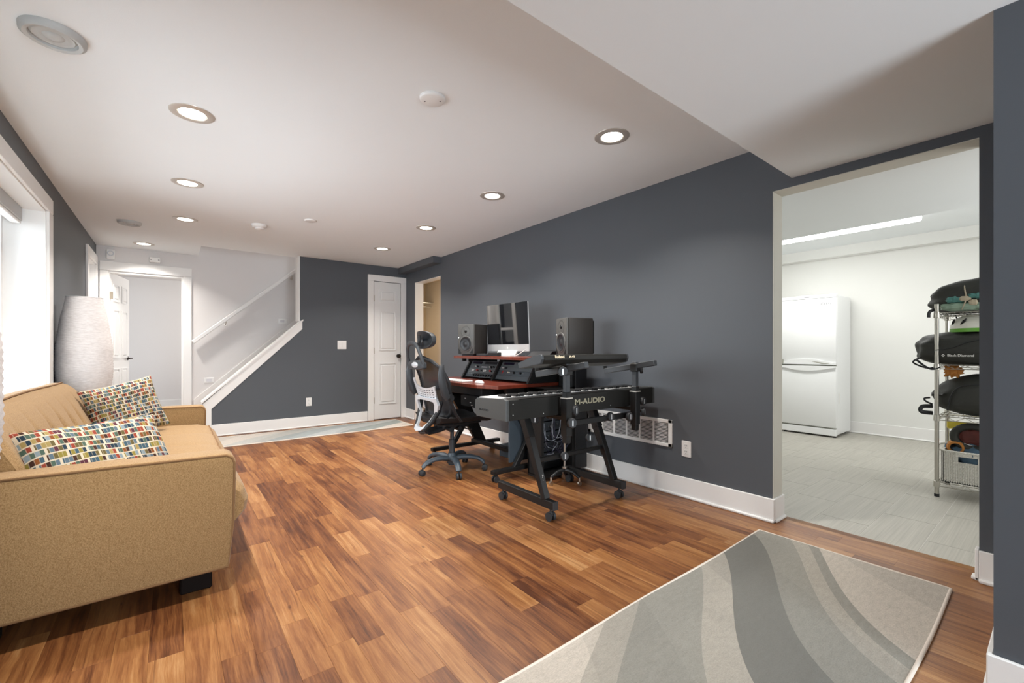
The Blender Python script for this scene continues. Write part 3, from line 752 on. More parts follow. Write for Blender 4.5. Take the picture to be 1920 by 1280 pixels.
# ================================================================== WALL PLATES
def outlet(name, label, origin, rz, kind='outlet'):
    t = thing(name, label, 'switch' if 'switch' in name else 'outlet', origin, rz)   # local: x right, z up, -y out of the wall
    if kind == 'outlet':
        obj('cover_plate', MB().box((-.036, -.006, -.057), (.036, 0, .057), bevel=.003), M['white_plastic'], t, world=False)
        for z in (-.021, .021):
            obj('socket', MB().box((-.017, -.0085, z-.017), (.017, -.005, z+.017), bevel=.003), M['white_plastic'], t, world=False)
            mb = MB(); mb.box((-.008, -.0092, z-.001), (-.005, -.008, z+.009)); mb.box((.005, -.0092, z-.001), (.008, -.008, z+.009)); mb.cyl((0, -.0092, z-.009), (0, -.008, z-.009), .003, seg=8)
            obj('slot', mb, M['grey_print'], t, world=False)
    elif kind == 'switch':
        obj('cover_plate', MB().box((-.062, -.006, -.060), (.062, 0, .060), bevel=.003), M['white_plastic'], t, world=False)
        for x in (-.024, .024): obj('rocker', MB().box((x-.016, -.010, -.033), (x+.016, -.005, .033), bevel=.002), M['white_plastic'], t, world=False)
    elif kind == 'step':
        obj('cover_plate', MB().box((-.058, -.007, -.035), (.058, 0, .035), bevel=.003), M['white_plastic'], t, world=False)
        obj('lens', MB().box((-.028, -.009, -.018), (.028, -.006, .018), bevel=.001), plain('step_lens', (.62, .60, .62), .3), t, world=False)
    return t
outlet('wall_outlet', 'white outlet low on the right wall beside the vent grille', (XR, 1.665, .345), -PI/2)
outlet('wall_outlet', 'white outlet low on the dark end wall under the light switch', (1.475, YE, .34), 0)
outlet('light_switch', 'white double rocker switch on the dark end wall', (1.912, YE, 1.115), 0, 'switch')
a = outlet('step_light', 'lower white step light on the pale stair wall near the doorway', (.408, YF, .636), 0, 'step'); a['category'] = 'step light'; a['group'] = 'step lights along the stair wall'
a = outlet('step_light', 'upper white step light on the stair wall under the handrail', (1.296, YF, 1.467), 0, 'step'); a['category'] = 'step light'; a['group'] = 'step lights along the stair wall'
sr = thing('alarm_siren', 'square white alarm siren high in the far left corner', 'alarm', (-.57, YF, 2.14))
obj('case', MB().box((-.612, YF-.035, 2.142), (-.53, YF, 2.258), bevel=.012, seg=2), M['white_plastic'], sr)
obj('sound_ring', MB().lathe([(.020, 0), (.022, .004), (.030, .004), (.032, 0)], seg=24, mat=Matrix.Translation((-.571, YF-.034, 2.212)) @ Matrix.Rotation(PI/2, 4, 'X')), M['silver'], sr, smooth=40)
em = thing('wall_sensor', 'white boxy sensor on the wall above the open doorway', 'sensor', (-.155, YF, 2.15))
obj('case', MB().box((-.212, YF-.05, 2.150), (-.10, YF, 2.212), bevel=.006), M['white_plastic'], em)
for x in (-.195, -.118): obj('port', MB().box((x-.006, YF-.052, 2.175), (x+.006, YF-.049, 2.187)), M['grey_print'], em)
# floor vent grille on the right wall
vg = thing('vent_grille', 'wide white louvred return vent grille low on the right wall', 'vent', (XR, 2.17, .34))
fr = MB(); y0, y1, z0, z1 = 1.773, 2.58, .336, .536
fr.box((XR-.012, y0, z0), (XR, y1, z0+.026), bevel=.003).box((XR-.012, y0, z1-.026), (XR, y1, z1), bevel=.003).box((XR-.012, y0, z0), (XR, y0+.032, z1), bevel=.003).box((XR-.012, y1-.032, z0), (XR, y1, z1), bevel=.003)
n = 6; cw = (y1-y0-.064)/n
for i in range(1, n): fr.box((XR-.011, y0+.032+i*cw-.006, z0+.02), (XR, y0+.032+i*cw+.006, z1-.02))
obj('grille_frame', fr, M['white_plastic'], vg)
obj('duct_back', MB().box((XR-.002, y0+.02, z0+.02), (XR-.0005, y1-.02, z1-.02)), M['black_soft'], vg)
for i in range(n):
    a = y0+.032+i*cw+.006; b = a+cw-.012; mb = MB()
    for j in range(14):
        z = z0+.032+j*.0103
        mb.obox((XR-.006, (a+b)/2, z), (.009, b-a, .0022), Matrix.Rotation(.6, 3, 'Y'))
    obj('louvre_panel', mb, M['white_plastic'], vg)

# ================================================================== RUGS
def rug(name, label, x0, x1, y0, y1, mat, h=.011):
    t = thing(name, label, 'rug', ((x0+x1)/2, (y0+y1)/2, 0))
    mb = MB()
    def f(u, v):
        x = x0+(x1-x0)*u; y = y0+(y1-y0)*v
        return (x, y+.004*math.sin(x*5.1), h+.0012*math.sin(x*7+y*9))
    mb.grid(40, 12, f); mb2 = mb
    obj('pile', mb, mat, t, smooth=180)
    pts = []
    N = 30
    for i in range(N): pts.append((x0+(x1-x0)*i/N, y0))
    for i in range(N): pts.append((x1, y0+(y1-y0)*i/N))
    for i in range(N): pts.append((x1-(x1-x0)*i/N, y1))
    for i in range(N): pts.append((x0, y1-(y1-y0)*i/N))
    obj('binding', MB().tube([(x, y+.004*math.sin(x*5.1), .0068) for x, y in pts], .0068, 6, closed=True), M['rug_edge'], t, smooth=180)
rug('runner_rug', 'beige and grey runner rug with leaf outlines nearest the camera', .10, 2.672, .309, 1.092, M['rug_near'])
rug('runner_rug', 'pale blue-grey runner rug lying along the dark end wall', .05, 2.635, 5.565, 6.18, M['rug_far'])

# ================================================================== SOFA
sf = thing('sofa', 'beige upholstered sofa with piped arms under the window', 'sofa', (-.22, 3.32, 0))
AX0, AX1 = -.66, .22
def arm(y0, y1):
    mb = MB()
    # outline in XZ with a slight forward taper
    poly = [(AX0, .10), (.200, .105), (.222, .33), (.226, .56), (.218, .585), (.195, .600), (-.2, .606), (AX0, .612)]
    mb.prism(poly, y0, y1, 'XZ', bevel=.012)
    return mb
def arm_pipe(y):
    pts = [(AX0+.01, y, .108), (.196, y, .112), (.215, y, .33), (.219, y, .555), (.211, y, .578), (.19, y, .592), (-.2, y, .599), (AX0+.01, y, .604)]
    return pts
for (a, b) in ((2.24, 2.37), (4.27, 4.40)):
    ao = obj('armrest', arm(a, b), M['sofa'], sf, smooth=50)
    obj('piping', MB().tube(arm_pipe(a+.003), .0055, 6), M['sofa_pipe'], ao, smooth=180)
    obj('piping', MB().tube(arm_pipe(b-.003), .0055, 6), M['sofa_pipe'], ao, smooth=180)
obj('frame', MB().box((AX0, 2.36, .10), (.19, 4.28, .27), bevel=.015), M['sofa'], sf)
# back rest: curved section swept along Y with button tufts
prof = [(-.655, .24), (-.66, .50), (-.665, .80), (-.655, .822), (-.62, .828), (-.585, .826), (-.555, .812), (-.515, .775), (-.475, .71), (-.44, .64), (-.40, .555), (-.365, .48), (-.345, .42), (-.34, .30)]
def pf(t):
    t *= len(prof)-1; i = min(int(t), len(prof)-2); f = t-i
    return prof[i][0]*(1-f)+prof[i+1][0]*f, prof[i][1]*(1-f)+prof[i+1][1]*f
tufts = [2.60+.235*i for i in range(8)]
def backf(u, v):
    y = 2.372+(4.268-2.372)*u; x, z = pf(v)
    e = min(u, 1-u)*(4.268-2.372)
    if z > .5 and x > -.64: 
        for ty in tufts:
            dy = y-ty
            g = .024*math.exp(-(dy/.030)**2-((z-.615)/.05)**2)
            cr = .007*math.exp(-(dy/.020)**2)*max(0, min(1, (z-.40)/.12))*max(0, min(1, (.80-z)/.1))
            x -= g+cr; z -= g*.3
    if e < .03 and v > .15: x -= (.03-e)*.45; z -= (.03-e)*.3
    z += .004*math.sin(y*4+1)
    return (x, y, z)
mb = MB(); mb.grid(150, 60, backf)
for uu in (0, 1):
    vs = [mb.bm.verts.new(backf(uu, j/30)) for j in range(31)]
    mb.bm.faces.new(vs)
bk = obj('backrest', mb, M['sofa'], sf, smooth=60)
obj('piping', MB().tube([(backf(i/40, .385)[0]+.002, 2.375+1.89*i/40, backf(i/40, .385)[2]+.003) for i in range(41)], .0055, 6), M['sofa_pipe'], bk, smooth=180)
for ty in tufts: obj('button', MB().lathe([(0, .008), (.008, .006), (.012, 0)], seg=12, mat=Matrix.Translation((-.445, ty, .615)) @ Matrix.Rotation(1.1, 4, 'Y')), M['sofa'], bk, smooth=180)
# seat cushion with a rounded front that bulges past the arms
def seatf(u, v):
    y = 2.374+(4.266-2.374)*u
    P = [(-.34, .27), (-.34, .445), (-.25, .462), (0, .470), (.17, .462), (.235, .445), (.275, .405), (.292, .35), (.285, .30), (.255, .262), (.20, .255)]
    t = v*(len(P)-1); i = min(int(t), len(P)-2); f = t-i
    x = P[i][0]*(1-f)+P[i+1][0]*f; z = P[i][1]*(1-f)+P[i+1][1]*f
    e = min(u, 1-u)*1.89
    if e < .05: k = (.05-e)/.05; x -= .02*k*k; z -= .02*k*k if z > .36 else 0
    # gentle quilting dips
    for ty in (2.85, 3.33, 3.80):
        z -= .006*math.exp(-((y-ty)/.05)**2)*(1 if z > .4 else 0)
    return (x, y, z)
mb = MB(); mb.grid(60, 40, seatf)
for uu in (0, 1): mb.bm.faces.new([mb.bm.verts.new(seatf(uu, j/20)) for j in range(21)])
sc_ = obj('seat_cushion', mb, M['sofa'], sf, smooth=60)
obj('piping', MB().tube([(seatf(i/40, .51)[0]+.001, 2.376+1.888*i/40, seatf(i/40, .51)[2]+.002) for i in range(41)], .005, 6), M['sofa_pipe'], sc_, smooth=180)
for x0, y0 in ((.03, 2.33), (.03, 4.23), (-.60, 2.33), (-.60, 4.23)):
    obj('leg', MB().box((x0, y0, 0), (x0+.115, y0+.08, .102), bevel=.006), M['wood_dark'], sf)
# scatter cushions
def cushion(label, w, h, t, loc, R, flop=0.0):
    N = 28; mb = MB()
    uvs = {}
    def f(sgn):
        def g(u, v):
            a = 2*u-1; b = 2*v-1
            px = a*(1-.06*(1-b*b)*1.0)*w/2; pz = b*(1-.06*(1-a*a))*h/2
            k = max(0, (1-a**4)*(1-b**4))**.55
            d = sgn*t/2*k+.006*math.sin(a*5+b*3)*k
            if flop: d += flop*(a*a)*.5*1.0*(1 if a > 0 else .3)
            return (px, d, pz)
        return g
    vA = mb.grid(N, N, f(-1)); vB = mb.grid(N, N, f(1))
    uvl = mb.bm.loops.layers.uv.new('UVMap')
    for grid, mir in ((vA, 0), (vB, 1)):
        for i in range(N+1):
            for j in range(N+1): uvs[grid[i][j]] = (i/N if not mir else 1-i/N, j/N)
    for fc in mb.bm.faces:
        for lp in fc.loops: lp[uvl].uv = uvs[lp.vert]
    bmesh.ops.recalc_face_normals(mb.bm, faces=mb.bm.faces)
    me = bpy.data.meshes.new('scatter_cushion'); mb.bm.to_mesh(me); mb.bm.free()
    for p in me.polygons: p.use_smooth = True
    me.materials.append(M['cushion'])
    o = bpy.data.objects.new('scatter_cushion', me); COL.objects.link(o); o.matrix_world = Matrix.Translation(loc) @ R.to_4x4()
    return tag(o, label, 'cushion', 'scatter cushions on the sofa')
def frame3(a, b):
    a = Vector(a).normalized(); b = Vector(b); b = (b-a*a.dot(b)).normalized()   # columns: width, thickness, height
    return Matrix((a, b.cross(a), b)).transposed()
def eul(x, y, z): return Matrix.Rotation(z, 3, 'Z') @ Matrix.Rotation(x, 3, 'X') @ Matrix.Rotation(y, 3, 'Y')
cushion('multicolour brick-weave cushion slumped against the near sofa arm', .49, .41, .14, (-.219, 2.495, .575), frame3((.88, .47, .02), (-.3, .56, .77)), .0)
cushion('multicolour brick-weave cushion upright against the far end of the sofa back', .40, .38, .13, (-.245, 4.03, .640), eul(math.radians(-18), math.radians(-14), math.radians(12)), .0)

# ================================================================== PAPER FLOOR LAMPS
def paper_lamp(label, x, y):
    t = thing('paper_floor_lamp', label, 'floor lamp', (x, y, 0))
    mb = MB(); prof = []
    z0, z1 = .10, 1.46
    Nn = 62
    def rad(s):
        base = [(0, .080), (.2, .112), (.4, .150), (.58, .168), (.70, .166), (.85, .143), (1.0, .108)]
        for (a, ra), (b, rb_) in zip(base, base[1:]):
            if s <= b:
                f = (s-a)/(b-a); f = f*f*(3-2*f)*.35+f*.65; return ra*(1-f)+rb_*f
        return base[-1][1]
    for i in range(Nn*2+1):
        s = i/(Nn*2); r = rad(s)+(-.0022 if i % 2 else .0012)
        prof.append((r, z0+(z1-z0)*s))
    mb.lathe(prof, seg=48)
    rn = random.Random(int(y*10))
    for v in mb.bm.verts:
        a = math.atan2(v.co.y, v.co.x); k = 1+.006*math.sin(a*5+v.co.z*3)+.004*math.sin(a*11+v.co.z*23)
        v.co.x *= k; v.co.y *= k
    obj('lamp_shade', mb, M['paper'], t, world=False, smooth=180)
    obj('rim', MB().tube([(.108*math.cos(a*PI/16), .108*math.sin(a*PI/16), 1.46) for a in range(32)], .0025, 6, closed=True), M['alu'], t, world=False)
    obj('rim', MB().tube([(  .080*math.cos(a*PI/16), .080*math.sin(a*PI/16), .10) for a in range(32)], .0025, 6, closed=True), M['alu'], t, world=False)
    for k in range(3):
        a = k*2*PI/3+.5; obj('leg', MB().tube([(.096*math.cos(a), .096*math.sin(a), .10), (.100*math.cos(a), .100*math.sin(a), .006)], .004, 8), M['black'], t, world=False)
    obj('pole', MB().cyl((0, 0, .09), (0, 0, .7), .006, seg=8).tube([(.096*math.cos(.5+q*2*PI/3), .096*math.sin(.5+q*2*PI/3), .10) if k else (0, 0, .10) for q in range(3) for k in (0, 1)], .003, 6), M['black'], t, world=False)
    return t
paper_lamp('tall ribbed white paper floor lamp beyond the far sofa arm', -.535, 4.80)
paper_lamp('ribbed white paper floor lamp cut by the left picture edge, near sofa end', -.492, 1.61)

# ================================================================== OFFICE CHAIR
ch = thing('office_chair', 'black mesh office chair with headrest and silver lumbar frame at the desk', 'chair', (1.925, 3.30, 0))
CA = [PI, math.radians(251), math.radians(323), math.radians(35), math.radians(107)]
def L(name, mb, mat, par=ch, **k): return obj(name, mb, mat, par, world=False, **k)
L('hub', MB().lathe([(0, .05), (.030, .05), (.034, .065), (.045, .07), (.048, .12), (.034, .15), (.033, .155), (0, .155)], seg=24), M['slate_plastic'], smooth=40)
L('gas_column', MB().lathe([(.027, .15), (.027, .27), (.017, .272), (.017, .40), (0, .40)], seg=20), M['grey_plastic'], smooth=40)
for a in CA:
    c, s = math.cos(a), math.sin(a)
    pts = [(r*c, r*s, z) for r, z in ((.035, .108), (.10, .122), (.17, .120), (.225, .108), (.262, .088), (.278, .066))]
    lg = L('leg', MB().tube(pts, [.036, .033, .029, .027, .025, .023], 10, flat=(1.0, .66)), M['slate_plastic'], smooth=60)
    cs = L('caster', MB().cyl((.278*c, .278*s, .03), (.278*c, .278*s, .075), .007, seg=8), M['black_soft'])
    pc = Vector((.285*c, .285*s, .0255)); ax = Vector((-s, c, 0))
    for sg in (-1, 1):
        w = MB().lathe([(0, .002), (.010, .0), (.022, .002), (.0255, .006), (.0255, .016), (.02, .020), (0, .021)], seg=20, mat=Matrix.Translation(pc+ax*(.003 if sg > 0 else -.003)) @ (ax*sg).to_track_quat('Z', 'Y').to_matrix().to_4x4())
        b = w.bm; me = bpy.data.meshes.new('wheel'); bmesh.ops.recalc_face_normals(b, faces=b.faces); bmesh.ops.translate(b, vec=-cs.location, verts=b.verts); b.to_mesh(me); b.free(); me.materials.append(M['rubber'])
        for p in me.polygons: p.use_smooth = True
        me.set_sharp_from_angle(angle=.7)
        wo_ = bpy.data.objects.new('wheel', me); COL.objects.link(wo_); wo_.parent = cs
L('tilt_mechanism', MB().box((-.13, -.07, .375), (.13, .07, .425), bevel=.012, seg=2).cyl((-.10, -.12, .385), (-.10, .12, .385), .013).cyl((.02, -.10, .375), (.02, .10, .375), .02).tube([(.05, -.05, .385), (.06, -.16, .375), (.07, -.21, .38)], .006), M['black_soft'], smooth=40)
L('tension_knob', MB().cyl((-.09, -.155, .385), (-.09, -.125, .385), .022), M['black_soft'], smooth=40)
# seat
def seat(u, v):
    a = 2*u-1; b = 2*v-1
    k = 1-.10*(b*b)*(1 if a > 0 else .4)
    x = .03+a*.275*k; y = b*.252*(1-.06*a*a)
    z = .468+.022*abs(b)**3-.022*max(0, a)**3+.012*a*a
    return (x, y, z)
mb = MB(); g1 = mb.grid(20, 20, seat)
mb2 = mb.grid(20, 20, lambda u, v: (lambda p: (p[0]*.96+.001, p[1]*.94, p[2]-.045+.03*max(0, abs(2*v-1)-.5)))(seat(u, v)))
for i in range(20):
    for A, B, C_, D_ in ((g1[i][0], g1[i+1][0], mb2[i+1][0], mb2[i][0]), (g1[i][20], g1[i+1][20], mb2[i+1][20], mb2[i][20]), (g1[0][i], g1[0][i+1], mb2[0][i+1], mb2[0][i]), (g1[20][i], g1[20][i+1], mb2[20][i+1], mb2[20][i])):
        mb.bm.faces.new((A, B, C_, D_))
L('seat', mb, M['black_soft'], smooth=60)
L('seat_pan', MB().box((-.17, -.17, .42), (.20, .17, .440), bevel=.01), M['black_soft'])
# back rest surfaces: x as a function of height (chair leans back a little at the top)
def bx_(z): 
    P = [(.33, -.30), (.42, -.265), (.52, -.215), (.66, -.240), (.80, -.275), (.95, -.335), (1.1, -.365)]
    for (a, xa), (b, xb) in zip(P, P[1:]):
        if z <= b: return xa+(xb-xa)*(z-a)/(b-a)
    return P[-1][1]
def outline(z):                                     # half width of the mesh back
    P = [(.50, .19), (.56, .225), (.66, .235), (.78, .245), (.88, .225), (.94, .175), (.975, .10), (.985, .04)]
    if z <= P[0][0]: return P[0][1]
    for (a, wa), (b, wb) in zip(P, P[1:]):
        if z <= b: return wa+(wb-wa)*(z-a)/(b-a)
    return P[-1][1]
def curve_x(z, w): return bx_(z)+.10*(abs(w)/.245)**2*.55+.045
mb = MB(); mb.grid(26, 18, lambda u, v: (lambda z, w: (curve_x(z, w), w, z))(.50+.485*u, (2*v-1)*outline(.50+.485*u)))
L('back_mesh', mb, M['mesh'], smooth=180)
rim = [(.50+.485*i/14, 1) for i in range(15)]+[(.50+.485*(14-i)/14, -1) for i in range(15)]
L('back_frame', MB().tube([(curve_x(z, outline(z)), s*outline(z), z) for z, s in rim], .016, 8, closed=True, flat=(1, .8)), M['black_soft'], smooth=60)
# dark hoop carrying the headrest
def pt(y, z, dx=0.0): return (bx_(z)-.012+dx, y, z)
hoop = [pt(-.135, .925), pt(-.125, .99), pt(-.098, 1.06), pt(-.06, 1.095), pt(0, 1.103), pt(.06, 1.095), pt(.098, 1.06), pt(.125, .99), pt(.135, .925)]
L('hoop', MB().tube(hoop, .0165, 8, flat=(1.15, .75)), M['grey_plastic'], smooth=60)
mb = MB(); op = [(-.145, .90), (-.14, .945), (-.06, .962), (.06, .962), (.14, .945), (.145, .90), (.07, .885), (-.07, .885)]
mb.prism(op, bx_(.92)-.028, bx_(.92)+.010, 'YZ', bevel=.006)
yk = L('yoke', mb, M['grey_plastic'], smooth=50)
mb = MB(); mb.lathe([(0, .006), (.05, .004), (.056, 0)], seg=24, mat=Matrix.Translation((bx_(.92)-.028, 0, .925)) @ Matrix.Rotation(-PI/2, 4, 'Y'))
for v in mb.bm.verts: v.co.z = .925+(v.co.z-.925)*.42
L('badge', mb, M['silver'], smooth=60)
# headrest: padded shell with bracket
mb = MB()
def hd_(u, v):
    a = 2*PI*u; w = .135; h = .074; n = 2.6
    ca, sa = math.cos(a), math.sin(a)
    y = w*math.copysign(abs(ca)**(2/n), ca); z = h*math.copysign(abs(sa)**(2/n), sa)
    s = [1, 1.0, .96, .80, .45, .0][int(round(v*5))]; d = [0, .028, .045, .058, .064, .066][int(round(v*5))]
    return (-.305+d+.35*(y*s)**2/.155, y*s, 1.128+z*s)
mb.grid(36, 5, hd_)
mb.grid(36, 3, lambda u, v: (lambda p: (p[0]+(0, .006, .020, .024)[int(round(v*3))], p[1]*(1, .86, .80, 0)[int(round(v*3))], 1.128+(p[2]-1.128)*(1, .78, .68, 0)[int(round(v*3))]))(hd_(u, 0)))
hdo = L('headrest', mb, M['grey_plastic'], smooth=60)
L('headrest_bracket', MB().bar((-.305, 0, 1.165), (-.311, 0, 1.09), .030, .016, .003).bar((-.311, 0, 1.095), (-.365, 0, 1.093), .05, .022, .004).cyl((-.313, -.035, 1.09), (-.313, .035, 1.09), .013), M['black_soft'], smooth=40)
# silver lumbar plate with slots
mb = MB(); cols, rows_ = 7, 4
yl, yh, zl, zh = -.165, .165, .635, .730
ys = [yl]; zs = [zl]
for i in range(cols):
    a = yl+.02+(yh-yl-.04)*i/cols; ys += [a+.010, a+(yh-yl-.04)/cols-.008]
ys.append(yh)
for j in range(rows_):
    a = zl+.012+(zh-zl-.024)*j/rows_; zs += [a+.006, a+(zh-zl-.024)/rows_-.005]
zs.append(zh)
def lx(y, z):
    zz = z+.026*(abs(y)/.165)**2*(z-zl)/(zh-zl)
    return (bx_(z)-.010+.35*y*y, y, zz)
for sx in (0, .008):
    V = [[mb.bm.verts.new((lx(y, z)[0]+sx, lx(y, z)[1], lx(y, z)[2])) for z in zs] for y in ys]
    for i in range(len(ys)-1):
        for j in range(len(zs)-1):
            if i % 2 == 1 and j % 2 == 1: continue
            mb.bm.faces.new((V[i][j], V[i+1][j], V[i+1][j+1], V[i][j+1]))
L('lumbar_plate', mb, M['silver'], smooth=40)
# silver loop frame under the lumbar plate
lo = []; li = []
shape = [(-.185, .655), (-.200, .60), (-.165, .52), (-.105, .44), (-.06, .392), (0, .380), (.06, .392), (.105, .44), (.165, .52), (.200, .60), (.185, .655), (.08, .650), (0, .648), (-.08, .650)]
shi = [(-.140, .622), (-.148, .598), (-.124, .525), (-.085, .455), (-.05, .418), (0, .410), (.05, .418), (.085, .455), (.124, .525), (.148, .598), (.140, .622), (.07, .630), (0, .630), (-.07, .630)]
mb = MB(); n = len(shape)
def Q(p, d): return (bx_(p[1])-.030+d+.35*p[0]**2-(.03 if p[1] < .45 else 0)*(.45-p[1])/.07, p[0], p[1])
for dd in (0,):
    O0 = [mb.bm.verts.new(Q(p, 0)) for p in shape]; O1 = [mb.bm.verts.new(Q(p, .02)) for p in shape]
    I0 = [mb.bm.verts.new(Q(p, 0)) for p in shi]; I1 = [mb.bm.verts.new(Q(p, .02)) for p in shi]
    for i in range(n):
        j = (i+1) % n
        mb.bm.faces.new((O0[i], O0[j], I0[j], I0[i])); mb.bm.faces.new((O1[i], I1[i], I1[j], O1[j])); mb.bm.faces.new((O0[i], O1[i], O1[j], O0[j])); mb.bm.faces.new((I0[i], I0[j], I1[j], I1[i]))
L('back_loop', mb, M['silver'], smooth=30)
# black outer spine that curls under to the mechanism
for s in (-1, 1):
    L('spine', MB().tube([(bx_(.62)+.03, s*.175, .63), (bx_(.55)-.0, s*.165, .55), (bx_(.46)-.015, s*.12, .46), (bx_(.40)-.03, s*.08, .395), (-.25, s*.055, .365), (-.14, s*.045, .375), (-.08, s*.04, .39)], .02, 8, flat=(1.1, .9)), M['black_soft'], smooth=60)
L('spine_bridge', MB().tube([(-.275, -.075, .378), (-.29, 0, .366), (-.275, .075, .378)], .02, 8), M['grey_plastic'], smooth=60)
# side wings of the frame and flipped-up arm pads
for s in (-1, 1):
    L('side_wing', MB().tube([(curve_x(.86, .235)-.03, s*.262, .80), (curve_x(.7, .235)-.03, s*.268, .66), (-.12, s*.262, .53), (-.06, s*.25, .46)], [.013, .017, .019, .015], 8, flat=(1.3, .6)), M['silver'] if s > 0 else M['black_soft'], smooth=60)
    ap = MB(); ap.tube([(-.205, s*.285, .66), (-.23, s*.288, .70), (-.255, s*.290, .78), (-.265, s*.290, .86), (-.260, s*.288, .905), (-.25, s*.286, .93)], [.026, .034, .035, .031, .024, .014], 12, flat=(.55, 1.0))
    L('arm_pad', ap, M['grey_plastic'], smooth=60)
    L('arm_pivot', MB().cyl((-.17, s*.24, .665), (-.17, s*.285, .665), .026), M['black_soft'], smooth=40)

# ================================================================== STUDIO DESK
DZ_ = .768
dk = thing('studio_desk', 'cherry-topped studio desk with black rack uprights against the right wall', 'desk', (2.35, 3.28, 0))
top = [(1.915, 2.90), (1.995, 2.715), (2.76, 2.715), (2.76, 3.92), (1.995, 3.92), (1.915, 3.72)]
obj('desktop', MB().prism(top, DZ_-.028, DZ_, 'XY', bevel=.003), M['cherry'], dk)
obj('upper_shelf', MB().prism([(2.235, 2.62), (2.275, 2.50), (2.78, 2.25), (2.78, 3.80), (2.235, 3.80)], .962, .988, 'XY', bevel=.003), M['cherry'], dk)
for y in (2.735, 3.245, 3.755):
    obj('rack_upright', MB().prism([(2.300, DZ_), (2.345, DZ_), (2.46, .962), (2.415, .962)], y-.012, y+.012, 'XZ').prism([(2.345, DZ_), (2.74, DZ_), (2.74, .962), (2.46, .962)], y-.006, y+.006, 'XZ'), M['black'], dk)
for y in (2.79, 3.80):
    sg = obj('foot_bar', MB().box((1.99, y-.025, .062), (2.80, y+.025, .095), bevel=.004), M['black'], dk)
    obj('leg', MB().prism([(2.10, .74), (2.30, .74), (2.62, .095), (2.50, .095)], y-.022, y+.022, 'XZ', bevel=.004), M['black'], dk)
    obj('leg_brace', MB().prism([(2.20, .095), (2.25, .095), (2.46, .40), (2.43, .44)], y-.018, y+.018, 'XZ', bevel=.003), M['black'], dk)
    for x in (2.03, 2.72):
        if y > 3.5 and x < 2.1: pass
        c = obj('caster', MB().cyl((x, y, .05), (x, y, .066), .009, seg=10).box((x-.013, y-.008, .022), (x+.013, y+.008, .055), bevel=.004), M['rubber'], dk)
        for q in (-1, 1): obj('wheel', MB().cyl((x-.008, y+q*.009, .025), (x-.008, y+q*.022, .025), .025, seg=18), M['rubber'], c, smooth=40)
obj('cross_bar', MB().box((2.44, 2.79, .10), (2.49, 3.80, .135), bevel=.004), M['black'], dk)
obj('cross_bar', MB().box((2.56, 2.79, .50), (2.59, 3.80, .735)), M['black'], dk)
obj('under_tray', MB().box((2.02, 2.98, .66), (2.52, 3.78, .738), bevel=.004), M['black_soft'], dk)
obj('side_panel', MB().prism([(2.19, .12), (2.46, .12), (2.46, .70), (2.19, .70)], 2.825, 2.84, 'XZ'), M['slate_plastic'], dk)
for i in range(2): obj('shelf_bracket', MB().box((2.29, 3.60+i*.11, .935), (2.33, 3.62+i*.11, .962)), M['black'], dk)
# rack gear between the uprights
tdir = Vector((.115, 0, .194)).normalized()         # up the slope of the racks
Rr = Matrix(((0, -tdir.z, tdir.x), (-1, 0, 0), (0, tdir.x, tdir.z)))  # local x -> -Y, local y -> outward... fixed below
def rack_unit(name, label, y0, y1, s0, s1, face_mat, deco):
    """front panel between y0..y1 and slope distances s0..s1 above the desktop"""
    base = Vector((2.335, 0, DZ_)); n = Vector((-tdir.z, 0, tdir.x))   # facing the user, a little upwards
    t = thing(name, label, 'rack unit', (2.40, (y0+y1)/2, DZ_+s0*tdir.z), 0, 'rack units in the desk')
    def P(y, s, d=0): return base+tdir*s+n*d+Vector((0, y, 0))
    mb = MB(); V = [mb.bm.verts.new(P(y, s, d)) for d in (-.20, .008) for y, s in ((y0, s0), (y1, s0), (y1, s1), (y0, s1))]
    for q in ((0,3,2,1), (4,5,6,7), (0,1,5,4), (1,2,6,5), (2,3,7,6), (3,0,4,7)): mb.bm.faces.new([V[i] for i in q])
    # trim the body so it stays above the desktop and under the shelf
    for v in mb.bm.verts:
        v.co.z = min(max(v.co.z, DZ_+.002), .960)
    obj('faceplate', mb, face_mat, t)
    def knob(y, s, r, mat, nm='knob', h=.014): obj(nm, MB().cyl(P(y, s, .008), P(y, s, .008+h), r, r*.85, seg=12), mat, t, smooth=40)
    def patch(y, s, w, h, mat, nm='display'):
        m2 = MB(); V = [m2.bm.verts.new(P(y+a*w/2, s+b*h/2, d)) for d in (.0075, .0105) for a, b in ((-1, -1), (1, -1), (1, 1), (-1, 1))]
        for q in ((0,3,2,1), (4,5,6,7), (0,1,5,4), (1,2,6,5), (2,3,7,6), (3,0,4,7)): m2.bm.faces.new([V[i] for i in q])
        obj(nm, m2, mat, t)
    deco(knob, patch); return t
M['face_grey'] = plain('faceplate_grey', (.11, .125, .13), .4)
M['face_dark'] = plain('faceplate_dark', (.06, .075, .085), .4)
M['face_black'] = plain('faceplate_black', (.02, .025, .03), .4)
M['disp'] = plain('dim_display', (.012, .014, .03), .15)
yA, yB = 3.262, 3.740       # left rack (far)
yC, yD = 2.752, 3.228       # right rack (near)
def d1(k, p): p(3.63, .170, .16, .026, M['disp']); p(3.40, .170, .20, .026, M['face_black'])
rack_unit('rack_unit', 'grey rack unit with two dark displays, topmost in the left desk rack', yA, yB, .148, .192, M['face_grey'], d1)
def d2(k, p):
    k(3.59, .125, .010, M['black']); k(3.36, .125, .011, M['black']); k(3.32, .128, .009, M['black']); k(3.62, .125, .006, M['white_plastic']); k(3.385, .125, .007, M['white_plastic']); p(3.48, .125, .10, .012, M['silver'])
rack_unit('rack_unit', 'grey rack unit with black knobs, second in the left desk rack', yA, yB, .104, .146, M['face_grey'], d2)
